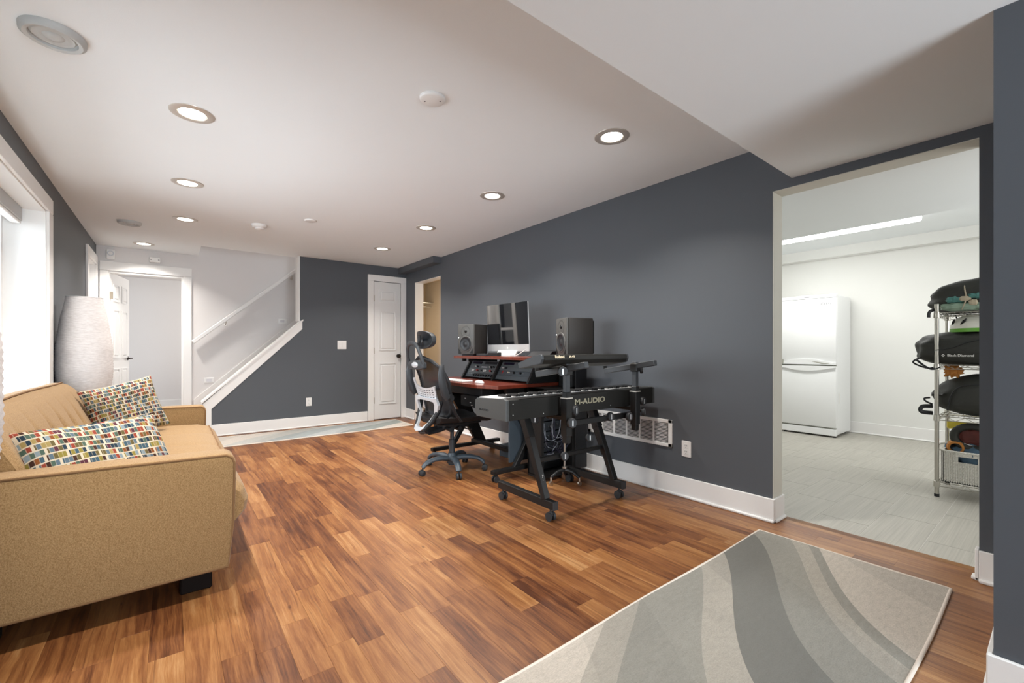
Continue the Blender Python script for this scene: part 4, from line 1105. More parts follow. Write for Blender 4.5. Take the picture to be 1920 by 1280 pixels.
def d3_(k, p):
    for y in (3.66, 3.64, 3.46, 3.435):
        for s in (.079, .091): k(y, s, .0055, M['white_plastic'], 'button', .008)
    k(3.57, .085, .010, M['red']); k(3.35, .085, .010, M['red']); k(3.55, .080, .006, M['black']); k(3.325, .08, .006, M['black']); k(3.50, .085, .005, M['black'])
rack_unit('rack_unit', 'grey rack unit with red and white buttons, third in the left desk rack', yA, yB, .062, .102, M['face_grey'], d3_)
def d4(k, p):
    for i in range(8): k(3.60-i*.042, .034, .013, M['face_black'])
    for i in range(4): p(3.71-i*.030, .050, .018, .004, M['silver'], 'marking')
rack_unit('rack_unit', 'black mixer rack unit with a row of eight knobs above the desktop', yA, yB, .012, .060, M['face_dark'], d4)
def e1(k, p): p(3.12, .172, .15, .024, M['disp']); p(2.90, .172, .15, .024, M['face_black'])
rack_unit('rack_unit', 'grey rack unit with two dim displays, topmost in the right desk rack', yC, yD, .148, .192, M['face_grey'], e1)
def e2(k, p): p(3.14, .128, .035, .022, M['face_black']); p(3.185, .128, .035, .006, M['white_plastic'], 'switch')
rack_unit('rack_unit', 'plain grey rack unit with a black square, second in the right desk rack', yC, yD, .104, .146, M['face_grey'], e2)
def e3(k, p):
    for s in (.075, .085, .094): k(3.16, s, .006, M['red'], 'button', .006)
    k(3.08, .085, .007, M['text_cream'], 'button', .006); k(3.06, .085, .006, M['white_plastic'], 'button', .006)
    for y in (2.99, 2.90): k(y, .083, .010, M['black'])
    for y in (3.03, 2.95, 2.87): p(y, .083, .03, .008, M['face_grey'], 'marking')
rack_unit('rack_unit', 'dark rack unit with red buttons, third in the right desk rack', yC, yD, .058, .102, M['face_dark'], e3)
rack_unit('rack_unit', 'blank dark filler unit lowest in the right desk rack', yC, yD, .012, .056, M['face_dark'], lambda k, p: None)
# gear hanging under the desktop
ug = thing('control_box', 'black control box with small white lights hung under the desktop front', 'rack unit', (2.06, 3.1, .55))
obj('case', MB().box((2.0, 2.93, .56), (2.30, 3.28, .658), bevel=.006), M['black_soft'], ug)
for y, z in ((3.20, .63), (3.12, .60), (3.10, .58)): obj('indicator', MB().box((1.997, y-.01, z-.003), (2.001, y+.01, z+.003)), M['white_plastic'], ug)
for z in (.635, .60): obj('knob', MB().cyl((2.0, 2.955, z), (1.98, 2.955, z), .012, seg=12), M['black'], ug, smooth=40)

# equipment rack with cables beside the desk
er = thing('equipment_rack', 'black equipment rack full of tangled cables behind the keyboard stand', 'rack', (2.54, 2.6, 0))
obj('cabinet', MB().box((2.285, 2.40+.14, .05), (2.31, 2.70, .74)).box((2.63, 2.54, .05), (2.66, 2.70, .89)).box((2.285, 2.54, .03), (2.66, 2.70, .055)).box((2.285, 2.69, .05), (2.66, 2.705, .74)).box((2.285, 2.54, .715), (2.66, 2.70, .74)), M['black'], er)
obj('side_panel', MB().box((2.66, 2.53, .05), (2.80, 2.70, .90), bevel=.004), M['black_soft'], er)
for i in range(7):
    z = .14+i*.083
    g = obj('gear_unit', MB().box((2.315, 2.60, z), (2.625, 2.688, z+.074), bevel=.002), M['face_black'], er)
    rr = random.Random(i); mb = MB()
    for k in range(9): x = 2.335+k*.033; mb.cyl((x, 2.585, z+.037+rr.uniform(-.015, .015)), (x, 2.60, z+.037), rr.uniform(.004, .009), seg=8)
    obj('socket', mb, M['grey_plastic'], g)
rr = random.Random(5)
for i in range(16):
    x0 = rr.uniform(2.33, 2.6); z0 = rr.uniform(.28, .68); x1 = rr.uniform(2.32, 2.6); y = 2.575-rr.random()*.03
    lowz = rr.uniform(.06, .2)
    pts = []
    for k in range(13):
        t_ = k/12; x = x0+(x1-x0)*t_+.03*math.sin(t_*7+i); z = z0*(1-t_)**2+lowz*2*t_*(1-t_)+(z0*.75)*t_*t_
        pts.append((x, y+.01*math.sin(t_*9+i), z))
    obj('cable', MB().tube(pts, .003, 5), M['cable_grey'] if i % 3 == 0 else M['cable_blue'], er, smooth=180)
for x in (2.32, 2.62): 
    c = obj('caster', MB().cyl((x, 2.58, .02), (x, 2.58, .05), .01, seg=8), M['rubber'], er); obj('wheel', MB().cyl((x, 2.57, .02), (x, 2.59, .02), .02, seg=16), M['rubber'], c, smooth=40)
# chrome pole stand
ps = thing('pole_stand', 'thin chrome pole on a curved black wheeled base under the keyboards', 'stand', (2.44, 2.44, 0))
obj('pole', MB().cyl((2.44, 2.44, .12), (2.44, 2.44, .60), .008, seg=14), M['chrome'], ps, smooth=40)
obj('pole_collar', MB().lathe([(.010, .115), (.022, .118), (.022, .128), (.010, .135)], c=(2.44, 2.44, 0), seg=18), M['chrome'], ps, smooth=40)
for a in (3.0, 5.0, .9):
    e = (2.44+.13*math.cos(a), 2.44+.13*math.sin(a), .062)
    lg = obj('leg', MB().tube([(2.44, 2.44, .105), (2.44+.07*math.cos(a), 2.44+.07*math.sin(a), .098), e], [.016, .013, .012], 8), M['black'], ps, smooth=60)
    obj('caster', MB().cyl((e[0], e[1], .03), (e[0], e[1], .065), .008, seg=8).cyl((e[0], e[1]-.007, .018), (e[0], e[1]+.007, .018), .018, seg=14), M['chrome'], lg, smooth=40)
# small blue-grey box on the floor
bb = thing('power_box', 'small blue-grey box on the floor behind the office chair', 'box', (2.62, 3.38, 0))
obj('case', MB().box((2.56, 3.29, 0), (2.68, 3.47, .115), bevel=.006), M['slate_plastic'], bb)
obj('front_label', MB().box((2.60, 3.2885, .05), (2.64, 3.2905, .065)), M['grey_plastic'], bb)

# ================================================================== MONITOR
mn = thing('computer_monitor', 'large all-in-one computer with silver chin reflecting the garden door', 'computer', (2.537, 3.295, .988), math.radians(3.3))
# local: x = out of the back, screen faces -x, y = along the width
mw, mh = .595, .455
tilt = Matrix.Rotation(math.radians(-3), 4, 'Y')
def TM(mb):
    bmesh.ops.transform(mb.bm, matrix=Matrix.Translation((0, 0, .045)) @ tilt, verts=mb.bm.verts); return mb
L('body', TM(MB().box((-.004, -mw/2, 0), (.012, mw/2, mh), bevel=.006, seg=2).prism([(-mw/2+.03, .03), (mw/2-.03, .03), (mw/2-.08, mh-.04), (-mw/2+.08, mh-.04)], .010, .030, 'YZ')), M['alu'], mn)
L('screen', TM(MB().box((-.0065, -mw/2+.001, .066), (-.0035, mw/2-.001, mh-.001))), M['screen'], mn)
L('chin', TM(MB().box((-.0065, -mw/2+.001, .001), (-.0035, mw/2-.001, .064))), M['alu'], mn)
L('emblem', TM(MB().lathe([(0, .0012), (.010, .001), (.011, 0)], seg=16, mat=Matrix.Translation((-.0065, 0, .033)) @ Matrix.Rotation(-PI/2, 4, 'Y'))), M['white_plastic'], mn)
L('stand', MB().prism([(-.10, 0), (.10, 0), (.10, .007), (-.02, .008), (.05, .13), (.055, .20), (.045, .20), (.04, .135), (-.035, .010), (-.10, .006)], -.14, .14, 'XZ'), M['alu'], mn)
# things under and beside the monitor
hdv = thing('hard_drive', 'small black drive on the shelf under the monitor', 'drive', (2.40, 3.33, .988))
obj('case', MB().box((2.375, 3.25, .988), (2.425, 3.40, 1.022), bevel=.004), M['black_soft'], hdv)
obj('glass_block', MB().box((2.36, 3.43, .988), (2.41, 3.58, 1.010), bevel=.004), M['grey_plastic'], hdv)
wp = thing('black_wedge', 'sloping black device with red edge between monitor and right speaker', 'device', (2.55, 2.83, .988))
obj('case', MB().prism([(2.50, .988), (2.72, .988), (2.72, 1.045), (2.56, 1.035)], 2.70, 2.97, 'XZ', bevel=.004), M['black_soft'], wp)
obj('edge_strip', MB().box((2.50, 2.71, .990), (2.512, 2.80, .997)), M['red'], wp)
tag(obj('white_cable', MB().tube([(2.52, 3.0, 1.05), (2.44, 2.95, 1.035), (2.35, 2.90, 1.01), (2.28, 2.87, .995)], .003, 6), M['white_plastic'], smooth=180), 'thin white cable hanging over the shelf right of the monitor', 'cable')

# ================================================================== SPEAKERS
def speaker(label, C1, yaw, led):
    """C1 = near front bottom corner; yaw = direction the front faces"""
    n = Vector((math.cos(yaw), math.sin(yaw), 0)); w = Vector((-n.y, n.x, 0))    # w to the left of facing
    if w.y > 0: w = -w                                                        # w points to the near (-Y) side
    W_, H_, D_ = .200, .312, .235
    ctr = Vector((C1[0], C1[1], .988))-w*W_/2-n*D_/2
    t = thing('studio_speaker', label, 'speaker', ctr, yaw, 'studio monitor speakers')
    # local: +x front, y width
    bd = MB(); bd.box((-D_/2, -W_/2, .014), (D_/2-.02, W_/2, H_), bevel=.010, seg=2); L('cabinet', bd, M['speaker_body'], t, smooth=40)
    L('rear_panel', MB().box((-D_/2-.02, -W_/2+.02, .03), (-D_/2+.002, W_/2-.02, H_-.02), bevel=.004), M['black'], t)
    # baffle with round waveguide openings, built as rings
    fx = D_/2-.02
    bf = MB(); bf.prism([(-W_/2, .014), (W_/2, .014), (W_/2, H_), (-W_/2, H_)], fx-.001, fx+.020, 'YZ', bevel=.008)
    L('baffle', bf, M['speaker_front'], t, smooth=40)
    Rx = lambda z, yy=0: Matrix.Translation((fx+.0205, yy, z)) @ Matrix.Rotation(PI/2, 4, 'Y')
    wv = MB(); wv.lathe([(.062, .0), (.055, .002), (.040, -.002), (.018, -.009), (.013, -.010)], seg=32, mat=Rx(.242)); 
    L('waveguide', wv, M['speaker_front'], t, smooth=60)
    L('tweeter', MB().lathe([(.016, .0), (.012, .006), (0, .009)], seg=20, mat=Rx(.242)), M['black'], t, smooth=60)
    L('woofer_surround', MB().lathe([(.080, 0), (.079, .004), (.073, .006), (.066, .003), (.064, 0)], seg=36, mat=Rx(.118)), M['speaker_front'], t, smooth=60)
    L('woofer', MB().lathe([(.072, .004), (.066, .007), (.060, .003), (.040, -.0), (.025, .001), (.018, .006), (0, .009)], seg=36, mat=Rx(.118)), M['cone'], t, smooth=60)
    for s in (-1, 1):
        L('bass_port', MB().prism([(s*.090, .022), (s*.090, .075), (s*.080, .062), (s*.062, .040), (s*.055, .022)], fx+.0195, fx+.0212, 'YZ'), M['black'], t)
    L('power_light', MB().lathe([(.004, 0), (.003, .003), (0, .004)], seg=12, mat=Rx(.182, -.088 if led < 0 else .088)), M['led_white'], t)
    L('foot', MB().box((-.06, -.07, 0), (.09, .07, .016), bevel=.004), M['rubber'], t)
    return t
speaker('charcoal studio speaker left of the monitor, front facing the camera', (2.33, 3.575), math.radians(180+20), -1)
speaker('charcoal studio speaker right of the monitor, seen side-on', (2.42, 2.40), math.radians(180-20), -1)

# keyboard and mouse
kb = thing('computer_keyboard', 'slim white computer keyboard at the left front of the desktop', 'keyboard', (2.03, 3.42, DZ_))
obj('body', MB().box((1.965, 3.20, DZ_), (2.08, 3.64, DZ_+.010), bevel=.003), M['alu'], kb)
mb = MB()
for r in range(5):
    for c_ in range(15): mb.box((1.972+r*.0205, 3.208+c_*.0285, DZ_+.010), (1.972+r*.0205+.017, 3.208+c_*.0285+.025, DZ_+.0125))
obj('keys', mb, M['white_key'], kb, kind='stuff')
ms = thing('computer_mouse', 'low white mouse on the desktop beside the slim keyboard', 'mouse', (2.05, 3.06, DZ_))
mb = MB(); mb.grid(10, 20, lambda u, v: (2.05+.030*math.cos(2*PI*v)*math.sin(PI*u*.5), 3.06+.057*math.sin(2*PI*v)*math.sin(PI*u*.5), DZ_+.002+.022*math.cos(PI*u*.5)))
bmesh.ops.remove_doubles(mb.bm, verts=mb.bm.verts, dist=1e-5)
obj('shell', mb, M['white_plastic'], ms, smooth=180)
obj('base', MB().lathe([(0, 0), (.028, 0), (.028, .003), (0, .003)], c=(0, 0, 0), seg=20, mat=Matrix.Translation((2.05, 3.06, DZ_)) @ Matrix.Diagonal((1, 1.9, 1, 1))), M['silver'], ms)

# ================================================================== LONG STAGE PIANO
X0, X1, Yb, Yf, Z0, Z1 = 1.425, 2.80, 1.872, 2.17, .660, .778
sp = thing('stage_piano', 'long black 88-key keyboard on the stand, its lettered back facing the camera', 'keyboard', ((X0+X1)/2, 2.02, Z0))
obj('case', MB().prism([(Yb, Z0), (Yf, Z0), (Yf, Z0+.075), (Yf-.16, Z0+.078), (Yf-.165, Z1-.010), (Yb+.06, Z1-.002), (Yb+.006, Z1-.002), (Yb, Z1-.008)], X0+.02, X1-.02, 'YZ', bevel=.002), M['piano'], sp)
for xa, xb in ((X0, X0+.022), (X1-.022, X1)):
    obj('end_cheek', MB().prism([(Yb-.002, Z0-.002), (Yf-.01, Z0-.002), (Yf+.004, Z0+.03), (Yf+.004, Z1-.026), (Yf-.02, Z1-.012), (Yb+.02, Z1+.002), (Yb-.002, Z1-.006)], xa, xb, 'YZ', bevel=.003), plain('cheek_grey', (.052, .055, .055), .45), sp)
wk = MB(); bkk = MB()
nk = 52; kx0, kx1 = X0+.10, X1-.03; kw = (kx1-kx0)/nk
for i in range(nk):
    a = kx1-(i+1)*kw; wk.box((a+.0006, Yf-.152, Z0+.078), (a+kw-.0006, Yf-.004, Z1-.008), bevel=.001)
    if (i % 7) in (0, 1, 3, 4, 5) and i < nk-1: bkk.box((a-.006, Yf-.150, Z1-.008), (a+.006, Yf-.062, Z1+.003))
obj('white_keys', wk, M['white_key'], sp, kind='stuff'); obj('black_keys', bkk, M['black'], sp, kind='stuff')
obj('pitch_panel', MB().box((X0+.022, Yf-.15, Z0+.075), (X0+.098, Yf-.01, Z1-.008), bevel=.002), M['white_plastic'], sp)
text('lettering', 'M-AUDIO', .046, M['text_gold'], sp, (2.10, Yb-.0012, .724), (PI/2, 0, 0), 1.45, bold=.0012)
text('lettering', 'M-AUDIO', .016, M['text_black'], sp, (X0-.0008, 2.08, .702), (PI/2, 0, -PI/2), 1.4, bold=.0004)
for x, z in ((X0+.05, Z0+.09), (X0+.05, Z0+.03), (1.70, Z0+.02), (2.3, Z0+.02)): obj('screw', MB().cyl((x, Yb-.002, z), (x, Yb+.001, z), .003, seg=8), M['alu'], sp)

# ================================================================== KEYBOARD STAND
ks = thing('keyboard_stand', 'black two-tier steel keyboard stand on four casters', 'stand', (2.16, 2.0, 0))
B = M['black']
for x in (1.835, 2.495):
    obj('foot_bar', MB().box((x-.020, 1.915, .075), (x+.020, 2.475, .125), bevel=.003), B, ks)
    obj('foot_cap', MB().box((x-.021, 1.909, .074), (x+.021, 1.918, .126), bevel=.002), M['rubber'], ks)
    obj('leg', MB().bar((x, 2.00, .12), (x, 2.215, .645), .040, .045, .003, up=(1, 0, 0)), B, ks)
    obj('leg_sleeve', MB().bar((x, 2.145, .48), (x, 2.225, .655), .046, .052, .003, up=(1, 0, 0)), B, ks)
    obj('rear_strut', MB().bar((x+.006, 2.10, .28), (x+.006, 2.27, .64), .022, .022, .002, up=(1, 0, 0)), B, ks)
    obj('support_arm', MB().box((x-.018, 1.80, .634), (x+.018, 2.24, .658), bevel=.003), B, ks)
    obj('tower', MB().box((x-.019, 1.800, .50), (x+.019, 1.838, .80), bevel=.003), B, ks)
    obj('tower_sleeve', MB().box((x-.024, 1.795, .54), (x+.024, 1.843, .765), bevel=.003), B, ks)
    obj('tower_tube', MB().box((x-.016, 1.803, .76), (x+.016, 1.835, .965 if x > 2 else .985), bevel=.003), M['grey_plastic'], ks)
    obj('sleeve_ring', MB().box((x-.026, 1.793, .762), (x+.026, 1.845, .768)), M['nickel'], ks)
    arm_ = obj('upper_arm', MB().bar((x, 1.66, .963), (x, 2.08, .893), .036, .036, .003), M['grey_plastic'], ks)
    obj('arm_clamp', MB().box((x-.024, 1.79, .900), (x+.024, 1.845, .955), bevel=.004), B, ks)
    obj('arm_stop', MB().bar((x, 2.075, .894), (x, 2.083, .93), .034, .010, .002), B, ks)
obj('cross_bar', MB().box((1.835, 1.845, .585), (2.495, 1.868, .620), bevel=.003), B, ks)
obj('cross_bar', MB().box((1.835, 2.090, .325), (2.495, 2.115, .352), bevel=.003), B, ks)
obj('cross_bar', MB().box((1.835, 2.19, .600), (2.495, 2.215, .632), bevel=.003), B, ks)
for x in (1.835, 2.495):
    for y in (1.955, 2.440):
        c = obj('caster', MB().cyl((x, y, .045), (x, y, .077), .007, seg=10).box((x-.009, y-.016, .03), (x+.009, y+.016, .055), bevel=.004), M['rubber'], ks)
        for q in (-1, 1): obj('wheel', MB().lathe([(0, 0), (.012, 0), (.024, .002), (.027, .006), (.027, .016), (0, .018)], seg=20, mat=Matrix.Translation((x+q*.006, y, .027)) @ Matrix.Rotation(q*PI/2, 4, 'Y')), M['rubber'], c, smooth=40)
KN = [(1.885, 1.83, .688, (.15, -1, 0)), (1.835, 1.795, .624, (-.3, -1, 0)), (2.00, 2.16, .615, (-.2, -1, 0)), (1.90, 2.18, .590, (-.6, -.8, 0)),
      (2.075, 2.095, .338, (-.3, -1, 0)), (2.335, 2.10, .430, (-.5, -1, 0)), (1.775, 1.80, .925, (-.5, -.8, 0)), (2.555, 1.83, .695, (.1, -1, 0)),
      (2.555, 1.83, .622, (.5, -1, 0)), (2.53, 1.83, .915, (.6, -.8, 0)), (2.42, 1.84, .600, (0, -1, 0)), (2.26, 1.87, .612, (0, -1, 0))]
def sknob(x, y, z, ax, r=.024):
    ax = Vector(ax); Rm = Matrix.Translation((x, y, z)) @ ax.to_track_quat('Z', 'Y').to_matrix().to_4x4()
    o = obj('clamp_knob', MB().lathe([(0, 0), (.007, 0), (.007, .018), (r, .020), (r*1.02, .034), (r*.9, .040), (0, .040)], seg=18, mat=Rm), M['rubber'], ks, smooth=40)
    obj('knob_cap', MB().box((-r*.14, -r*.55, .040), (r*.14, r*.55, .0412), mat=Rm), M['alu'], o)
for kx, ky, kz, kax in KN: sknob(kx, ky, kz, kax, .029)
text('lettering', 'Z', .05, M['text_white'], ks, (1.8355, 2.03, .245), (PI/2-.0, 0, -PI/2+.0), .5)

# ================================================================== SMALL UPPER KEYBOARD
sk = thing('small_keyboard', 'slim black keyboard tilted on the upper arms of the stand', 'keyboard', (1.99, 1.86, .93))
tb = Matrix.Translation((0, 1.86, .957)) @ Matrix.Rotation(math.radians(-9.5), 4, 'X')
def KB(mb): bmesh.ops.transform(mb.bm, matrix=tb, verts=mb.bm.verts); return mb
kx0, kx1 = 1.60, 2.37
obj('case', KB(MB().prism([(-.07, 0), (.115, -.0), (.12, .026), (.02, .032), (.015, .048), (-.080, .052), (-.088, .045), (-.088, .024)], kx0+.015, kx1-.015, 'YZ', bevel=.002)), M['piano'], sk)
for xa, xb in ((kx0, kx0+.018), (kx1-.018, kx1)): obj('end_cheek', KB(MB().prism([(-.072, 0), (.118, 0), (.124, .034), (.015, .050), (-.08, .055), (-.090, .047), (-.090, .024)], xa, xb, 'YZ', bevel=.004)), M['grey_plastic'], sk)
obj('back_strip', KB(MB().box((kx0+.02, -.0885, .020), (kx1-.02, -.080, .0235))), M['black'], sk)
wk = MB(); n = 29; kw = (kx1-kx0-.16)/n
for i in range(n): wk.box((kx0+.03+i*kw, .02, .026), (kx0+.03+(i+1)*kw-.001, .116, .040))
obj('white_keys', KB(wk), M['white_key'], sk, kind='stuff')
q = text('lettering', 'Roland', .023, M['text_cream'], sk, (1.735, 1.86-.0865, .957+.038+.0135), (PI/2-math.radians(9.5), 0, 0), 1.15, bold=.0006)
q = text('lettering', 'A-49', .019, M['text_cream'], sk, (1.835, 1.86-.0865, .957+.038+.0135), (PI/2-math.radians(9.5), 0, 0), 1.2, bold=.0003)

# ================================================================== REFRIGERATOR
rf = thing('refrigerator', 'tall white two-door refrigerator against the laundry wall', 'refrigerator', (6.45, 1.985, 0))
FX, FY0, FY1 = 6.18, 1.68, 2.29
obj('body', MB().box((FX+.045, FY0+.002, .03), (6.74, FY1-.002, 1.705), bevel=.008), M['fridge'], rf)
obj('top_panel', MB().prism([(FY0, 1.672), (FY1, 1.672), (FY1, 1.708), ((FY0+FY1)/2, 1.716), (FY0, 1.708)], FX+.005, FX+.06, 'YZ', bevel=.004), M['fridge'], rf)
ud = obj('door', MB().box((FX, FY0, .868), (FX+.042, FY1, 1.668), bevel=.010, seg=2), M['fridge'], rf, smooth=40)
ld = obj('door', MB().box((FX, FY0, .115), (FX+.042, FY1, .852), bevel=.010, seg=2), M['fridge'], rf, smooth=40)
def swoosh(z0, amp, sg):
    a = [(FY0+(FY1-FY0)*i/24, z0) for i in range(25)]; b = [(FY0+(FY1-FY0)*i/24, z0+sg*(.02+amp*math.sin(PI*i/24)**1.3)) for i in range(25)]
    return a+b[::-1]
obj('handle', MB().prism(swoosh(.868, .045, 1), FX-.016, FX+.002, 'YZ'), M['fridge'], ud)
obj('handle', MB().prism(swoosh(.852, .045, -1), FX-.016, FX+.002, 'YZ'), M['fridge'], ld)
obj('handle_recess', MB().box((FX-.018, FY1-.055, .872), (FX-.014, FY1-.0, .925), bevel=.004), M['fridge_grey'], ud)
obj('handle_recess', MB().prism([(FY0+.06, .880), (FY0+.24, .910), (FY0+.24, .905), (FY0+.14, .876)], FX-.0175, FX-.015, 'YZ'), M['fridge_grey'], ud)
obj('kick_plate', MB().box((FX+.006, FY0+.002, .02), (FX+.06, FY1-.002, .100), bevel=.006), M['fridge'], rf)
obj('gasket', MB().box((FX+.030, FY0+.008, .10), (FX+.044, FY1-.008, 1.67)), M['fridge_grey'], rf)
for y in (FY0+.03, FY1-.05): obj('foot', MB().cyl((FX+.05, y, 0), (FX+.05, y, .03), .018, seg=12), M['black_soft'], rf)
obj('foot', MB().cyl((6.68, FY0+.05, 0), (6.68, FY0+.05, .032), .018, seg=12), M['black_soft'], rf)
obj('rating_label', MB().box((FX+.10, FY0+.0005, .40), (FX+.13, FY0+.003, .52)), M['white_plastic'], rf)
text('lettering', 'LG', .040, M['grey_print'], rf, (FX-.0008, FY0+.075, 1.600), (PI/2, 0, -PI/2), 1.1)
mb = MB(); mb.lathe([(.020, 0), (.020, .001), (.0155, .001), (.0155, 0)], seg=28, mat=Matrix.Translation((FX-.0002, FY0+.135, 1.600)) @ Matrix.Rotation(-PI/2, 4, 'Y'))
mb.box((FX-.001, FY0+.134, 1.592), (FX, FY0+.137, 1.610)); mb.box((FX-.001, FY0+.126, 1.592), (FX, FY0+.137, 1.595)); mb.box((FX-.001, FY0+.118, 1.599), (FX, FY0+.128, 1.602))
obj('logo', mb, M['grey_print'], rf)
obj('badge', MB().box((FX+.003, 1.95, 1.690), (FX+.006, 2.01, 1.697)), M['grey_print'], rf)

# ================================================================== WIRE SHELVING
ws = thing('wire_shelving', 'chrome wire shelving unit half hidden behind the laundry door edge', 'shelving', (4.53, .15, 0))
SXa, SXb, SYa, SYb = 4.315, 4.765, -.32, .575
for x in (SXa, SXb):
    for y in (SYa, SYb):
        topz = 1.375 if x == SXa else 1.50
        pm = MB(); pm.cyl((x, y, .018), (x, y, topz), .0128, seg=16)
        z = .05
        while z < topz-.01: pm.cyl((x, y, z), (x, y, z+.0015), .0134, seg=16); z += .0254
        p = obj('post', pm, M['chrome'], ws, smooth=40)
        obj('post_foot', MB().cyl((x, y, 0), (x, y, .02), .0145, seg=14), M['rubber'], p, smooth=40)
for zz in (.105, .575, .940, 1.310):
    mb = MB()
    for a, b in (((SXa, SYa), (SXa, SYb)), ((SXb, SYa), (SXb, SYb)), ((SXa, SYa), (SXb, SYa)), ((SXa, SYb), (SXb, SYb))):
        for dz in (0, -.028): mb.cyl((a[0], a[1], zz+dz), (b[0], b[1], zz+dz), .0032, seg=6)
        Ld = math.hypot(b[0]-a[0], b[1]-a[1]); n = int(Ld/.045); pts = []
        for i in range(n+1): t_ = i/n; pts.append((a[0]+(b[0]-a[0])*t_, a[1]+(b[1]-a[1])*t_, zz-(.028 if i % 2 else 0)))
        mb.tube(pts, .0022, 5)
    sh_ = obj('wire_shelf', mb, M['chrome'], ws, smooth=60)
    m2 = MB(); x = SXa+.012
    n = 34
    for i in range(1, n): yy = SYa+(SYb-SYa)*i/n; m2.cyl((SXa, yy, zz+.002), (SXb, yy, zz+.002), .0014, seg=5)
    for xx in (SXa+.15, SXa+.30): m2.cyl((xx, SYa, zz-.003), (xx, SYb, zz-.003), .003, seg=6)
    obj('wire_deck', m2, M['chrome'], sh_)
    for x in (SXa, SXb):
        for y in (SYa, SYb): obj('collar', MB().lathe([(.0135, -.036), (.019, -.034), (.017, .006), (.0135, .008)], c=(x, y, zz), seg=16), M['chrome'], sh_, smooth=50)
# blobs for bags
def blob(name, mat, parent, c, r, seed=0, amp=.04, freq=3.0, squash=None, n=36, sq=2.6, flat_bottom=True):
    rn = random.Random(seed); ph = [rn.uniform(0, 6.28) for _ in range(8)]
    mb = MB()
    def f(u, v):
        th = 2*PI*u; phi = PI*(v-.5)
        def sp(a, e): return math.copysign(abs(a)**e, a)
        e = 2/sq
        x = sp(math.cos(phi), e)*sp(math.cos(th), e); y = sp(math.cos(phi), e)*sp(math.sin(th), e); z = sp(math.sin(phi), e)
        k = 1+amp*(math.sin(freq*x*2.1+ph[0]+2*z)+math.sin(freq*y*2.7+ph[1])+.6*math.sin(freq*z*3.1+ph[2]+y*3)+.4*math.sin(freq*3*(x+y)+ph[3])+.35*math.sin(freq*4.3*(y-z)+ph[4]))
        if squash: dx, dy, dz = squash(x, y, z)
        else: dx, dy, dz = 0, 0, 0
        P = [c[0]+r[0]*(x*k+dx), c[1]+r[1]*(y*k+dy), c[2]+r[2]*(z*k+dz)]
        if flat_bottom: P[2] = max(P[2], c[2]-r[2])
        return P
    mb.grid(n*2, n, f); bmesh.ops.remove_doubles(mb.bm, verts=mb.bm.verts, dist=1e-5)
    return obj(name, mb, mat, parent, smooth=180)
z2 = .945
bg = thing('duffel_bag', 'long black duffel bag with white lettering on the second shelf', 'bag', (4.45, .35, z2))
blob('bag_body', M['olive_bag'], bg, (4.46, .30, z2+.122), (.165, .40, .122), 4, .022, 3.2, sq=3.2, squash=lambda x, y, z: (-.10*(z < 0)*0, 0, -.25*max(0, (y-.55))**1.0*1.0-.06))
obj('strap', MB().tube(cr([(4.30, .68, z2+.03), (4.29, .64, z2-.01), (4.30, .60, z2-.035), (4.31, .56, z2-.02)]), .010, 8, flat=(1.6, .5)), M['black_soft'], bg, smooth=180)
obj('strap', MB().tube(cr([(4.33, .66, z2+.05), (4.31, .70, z2+.01), (4.31, .62, z2-.03), (4.33, .57, z2-.01)]), .006, 8), M['black_soft'], bg, smooth=180)
obj('seam', MB().tube(cr([(4.292, .58, z2+.10), (4.29, .50, z2+.115), (4.288, .40, z2+.16), (4.30, .25, z2+.19), (4.30, .0, z2+.2)]), .003, 6), M['black_soft'], bg, smooth=180)
dxl = 4.288
text('lettering', 'Black Diamond', .0225, M['text_white'], bg, (dxl-.008, .452, 1.008), (PI/2, 0, -PI/2), .95, bold=.0004)
mb = MB(); mb.ring_prism([(.5475, 1.008), (.538, 1.0175), (.5285, 1.008), (.538, .9985)], [(.5425, 1.008), (.538, 1.0125), (.5335, 1.008), (.538, 1.0035)], dxl-.009, dxl-.007, 'YZ')
obj('logo', mb, M['text_white'], bg)
hm = thing('helmet', 'white and lime green climbing helmet on top of the duffel bag', 'helmet', (4.45, .40, 1.17))
def shell(u, v):
    th = 2*PI*u; ph_ = PI/2*v; 
    return (4.44+.115*math.cos(th)*math.cos(ph_), .385+.140*math.sin(th)*math.cos(ph_)**.9, 1.195+.105*math.sin(ph_)+.0)
mb = MB(); mb.grid(40, 12, shell); obj('shell', mb, M['helmet_white'], hm, smooth=180)
mb = MB(); mb.grid(40, 3, lambda u, v: (4.44+(.117)*math.cos(2*PI*u), .385+.142*math.sin(2*PI*u), 1.172+.026*v)); obj('rim', mb, M['green'], hm, smooth=180)
for a0, a1, zz in ((2.55, 2.8, .05), (3.3, 3.6, .055), (2.0, 2.2, .05)):
    obj('vent', MB().tube([(4.44+.117*math.cos(a)*.93, .385+.142*math.sin(a)*.93, 1.195+zz-.02+.04*(a-a0)/(a1-a0)) for a in (a0, (a0+a1)/2, a1)], [.003, .009, .003], 6), M['black'], hm, smooth=180)
hb_ = thing('climbing_pack', 'dark backpack with teal pockets and clear mint panels on the top shelf', 'backpack', (4.5, .3, 1.315))
blob('bag_body', M['olive_bag'], hb_, (4.50, .28, 1.315+.125), (.175, .36, .130), 9, .03, 3.0, sq=2.3, squash=lambda x, y, z: (0, 0, -.35*max(0, y-.2)))
blob('side_panel', M['mint'], hb_, (4.375, .44, 1.352), (.05, .115, .032), 12, .06, 4)
blob('pocket', M['teal'], hb_, (4.36, .47, 1.400), (.035, .065, .022), 5, .08, 5)
blob('pocket', M['teal'], hb_, (4.355, .36, 1.418), (.04, .07, .020), 6, .08, 5)
blob('side_panel', M['mint'], hb_, (4.36, .345, 1.350), (.035, .06, .02), 16, .08, 4)
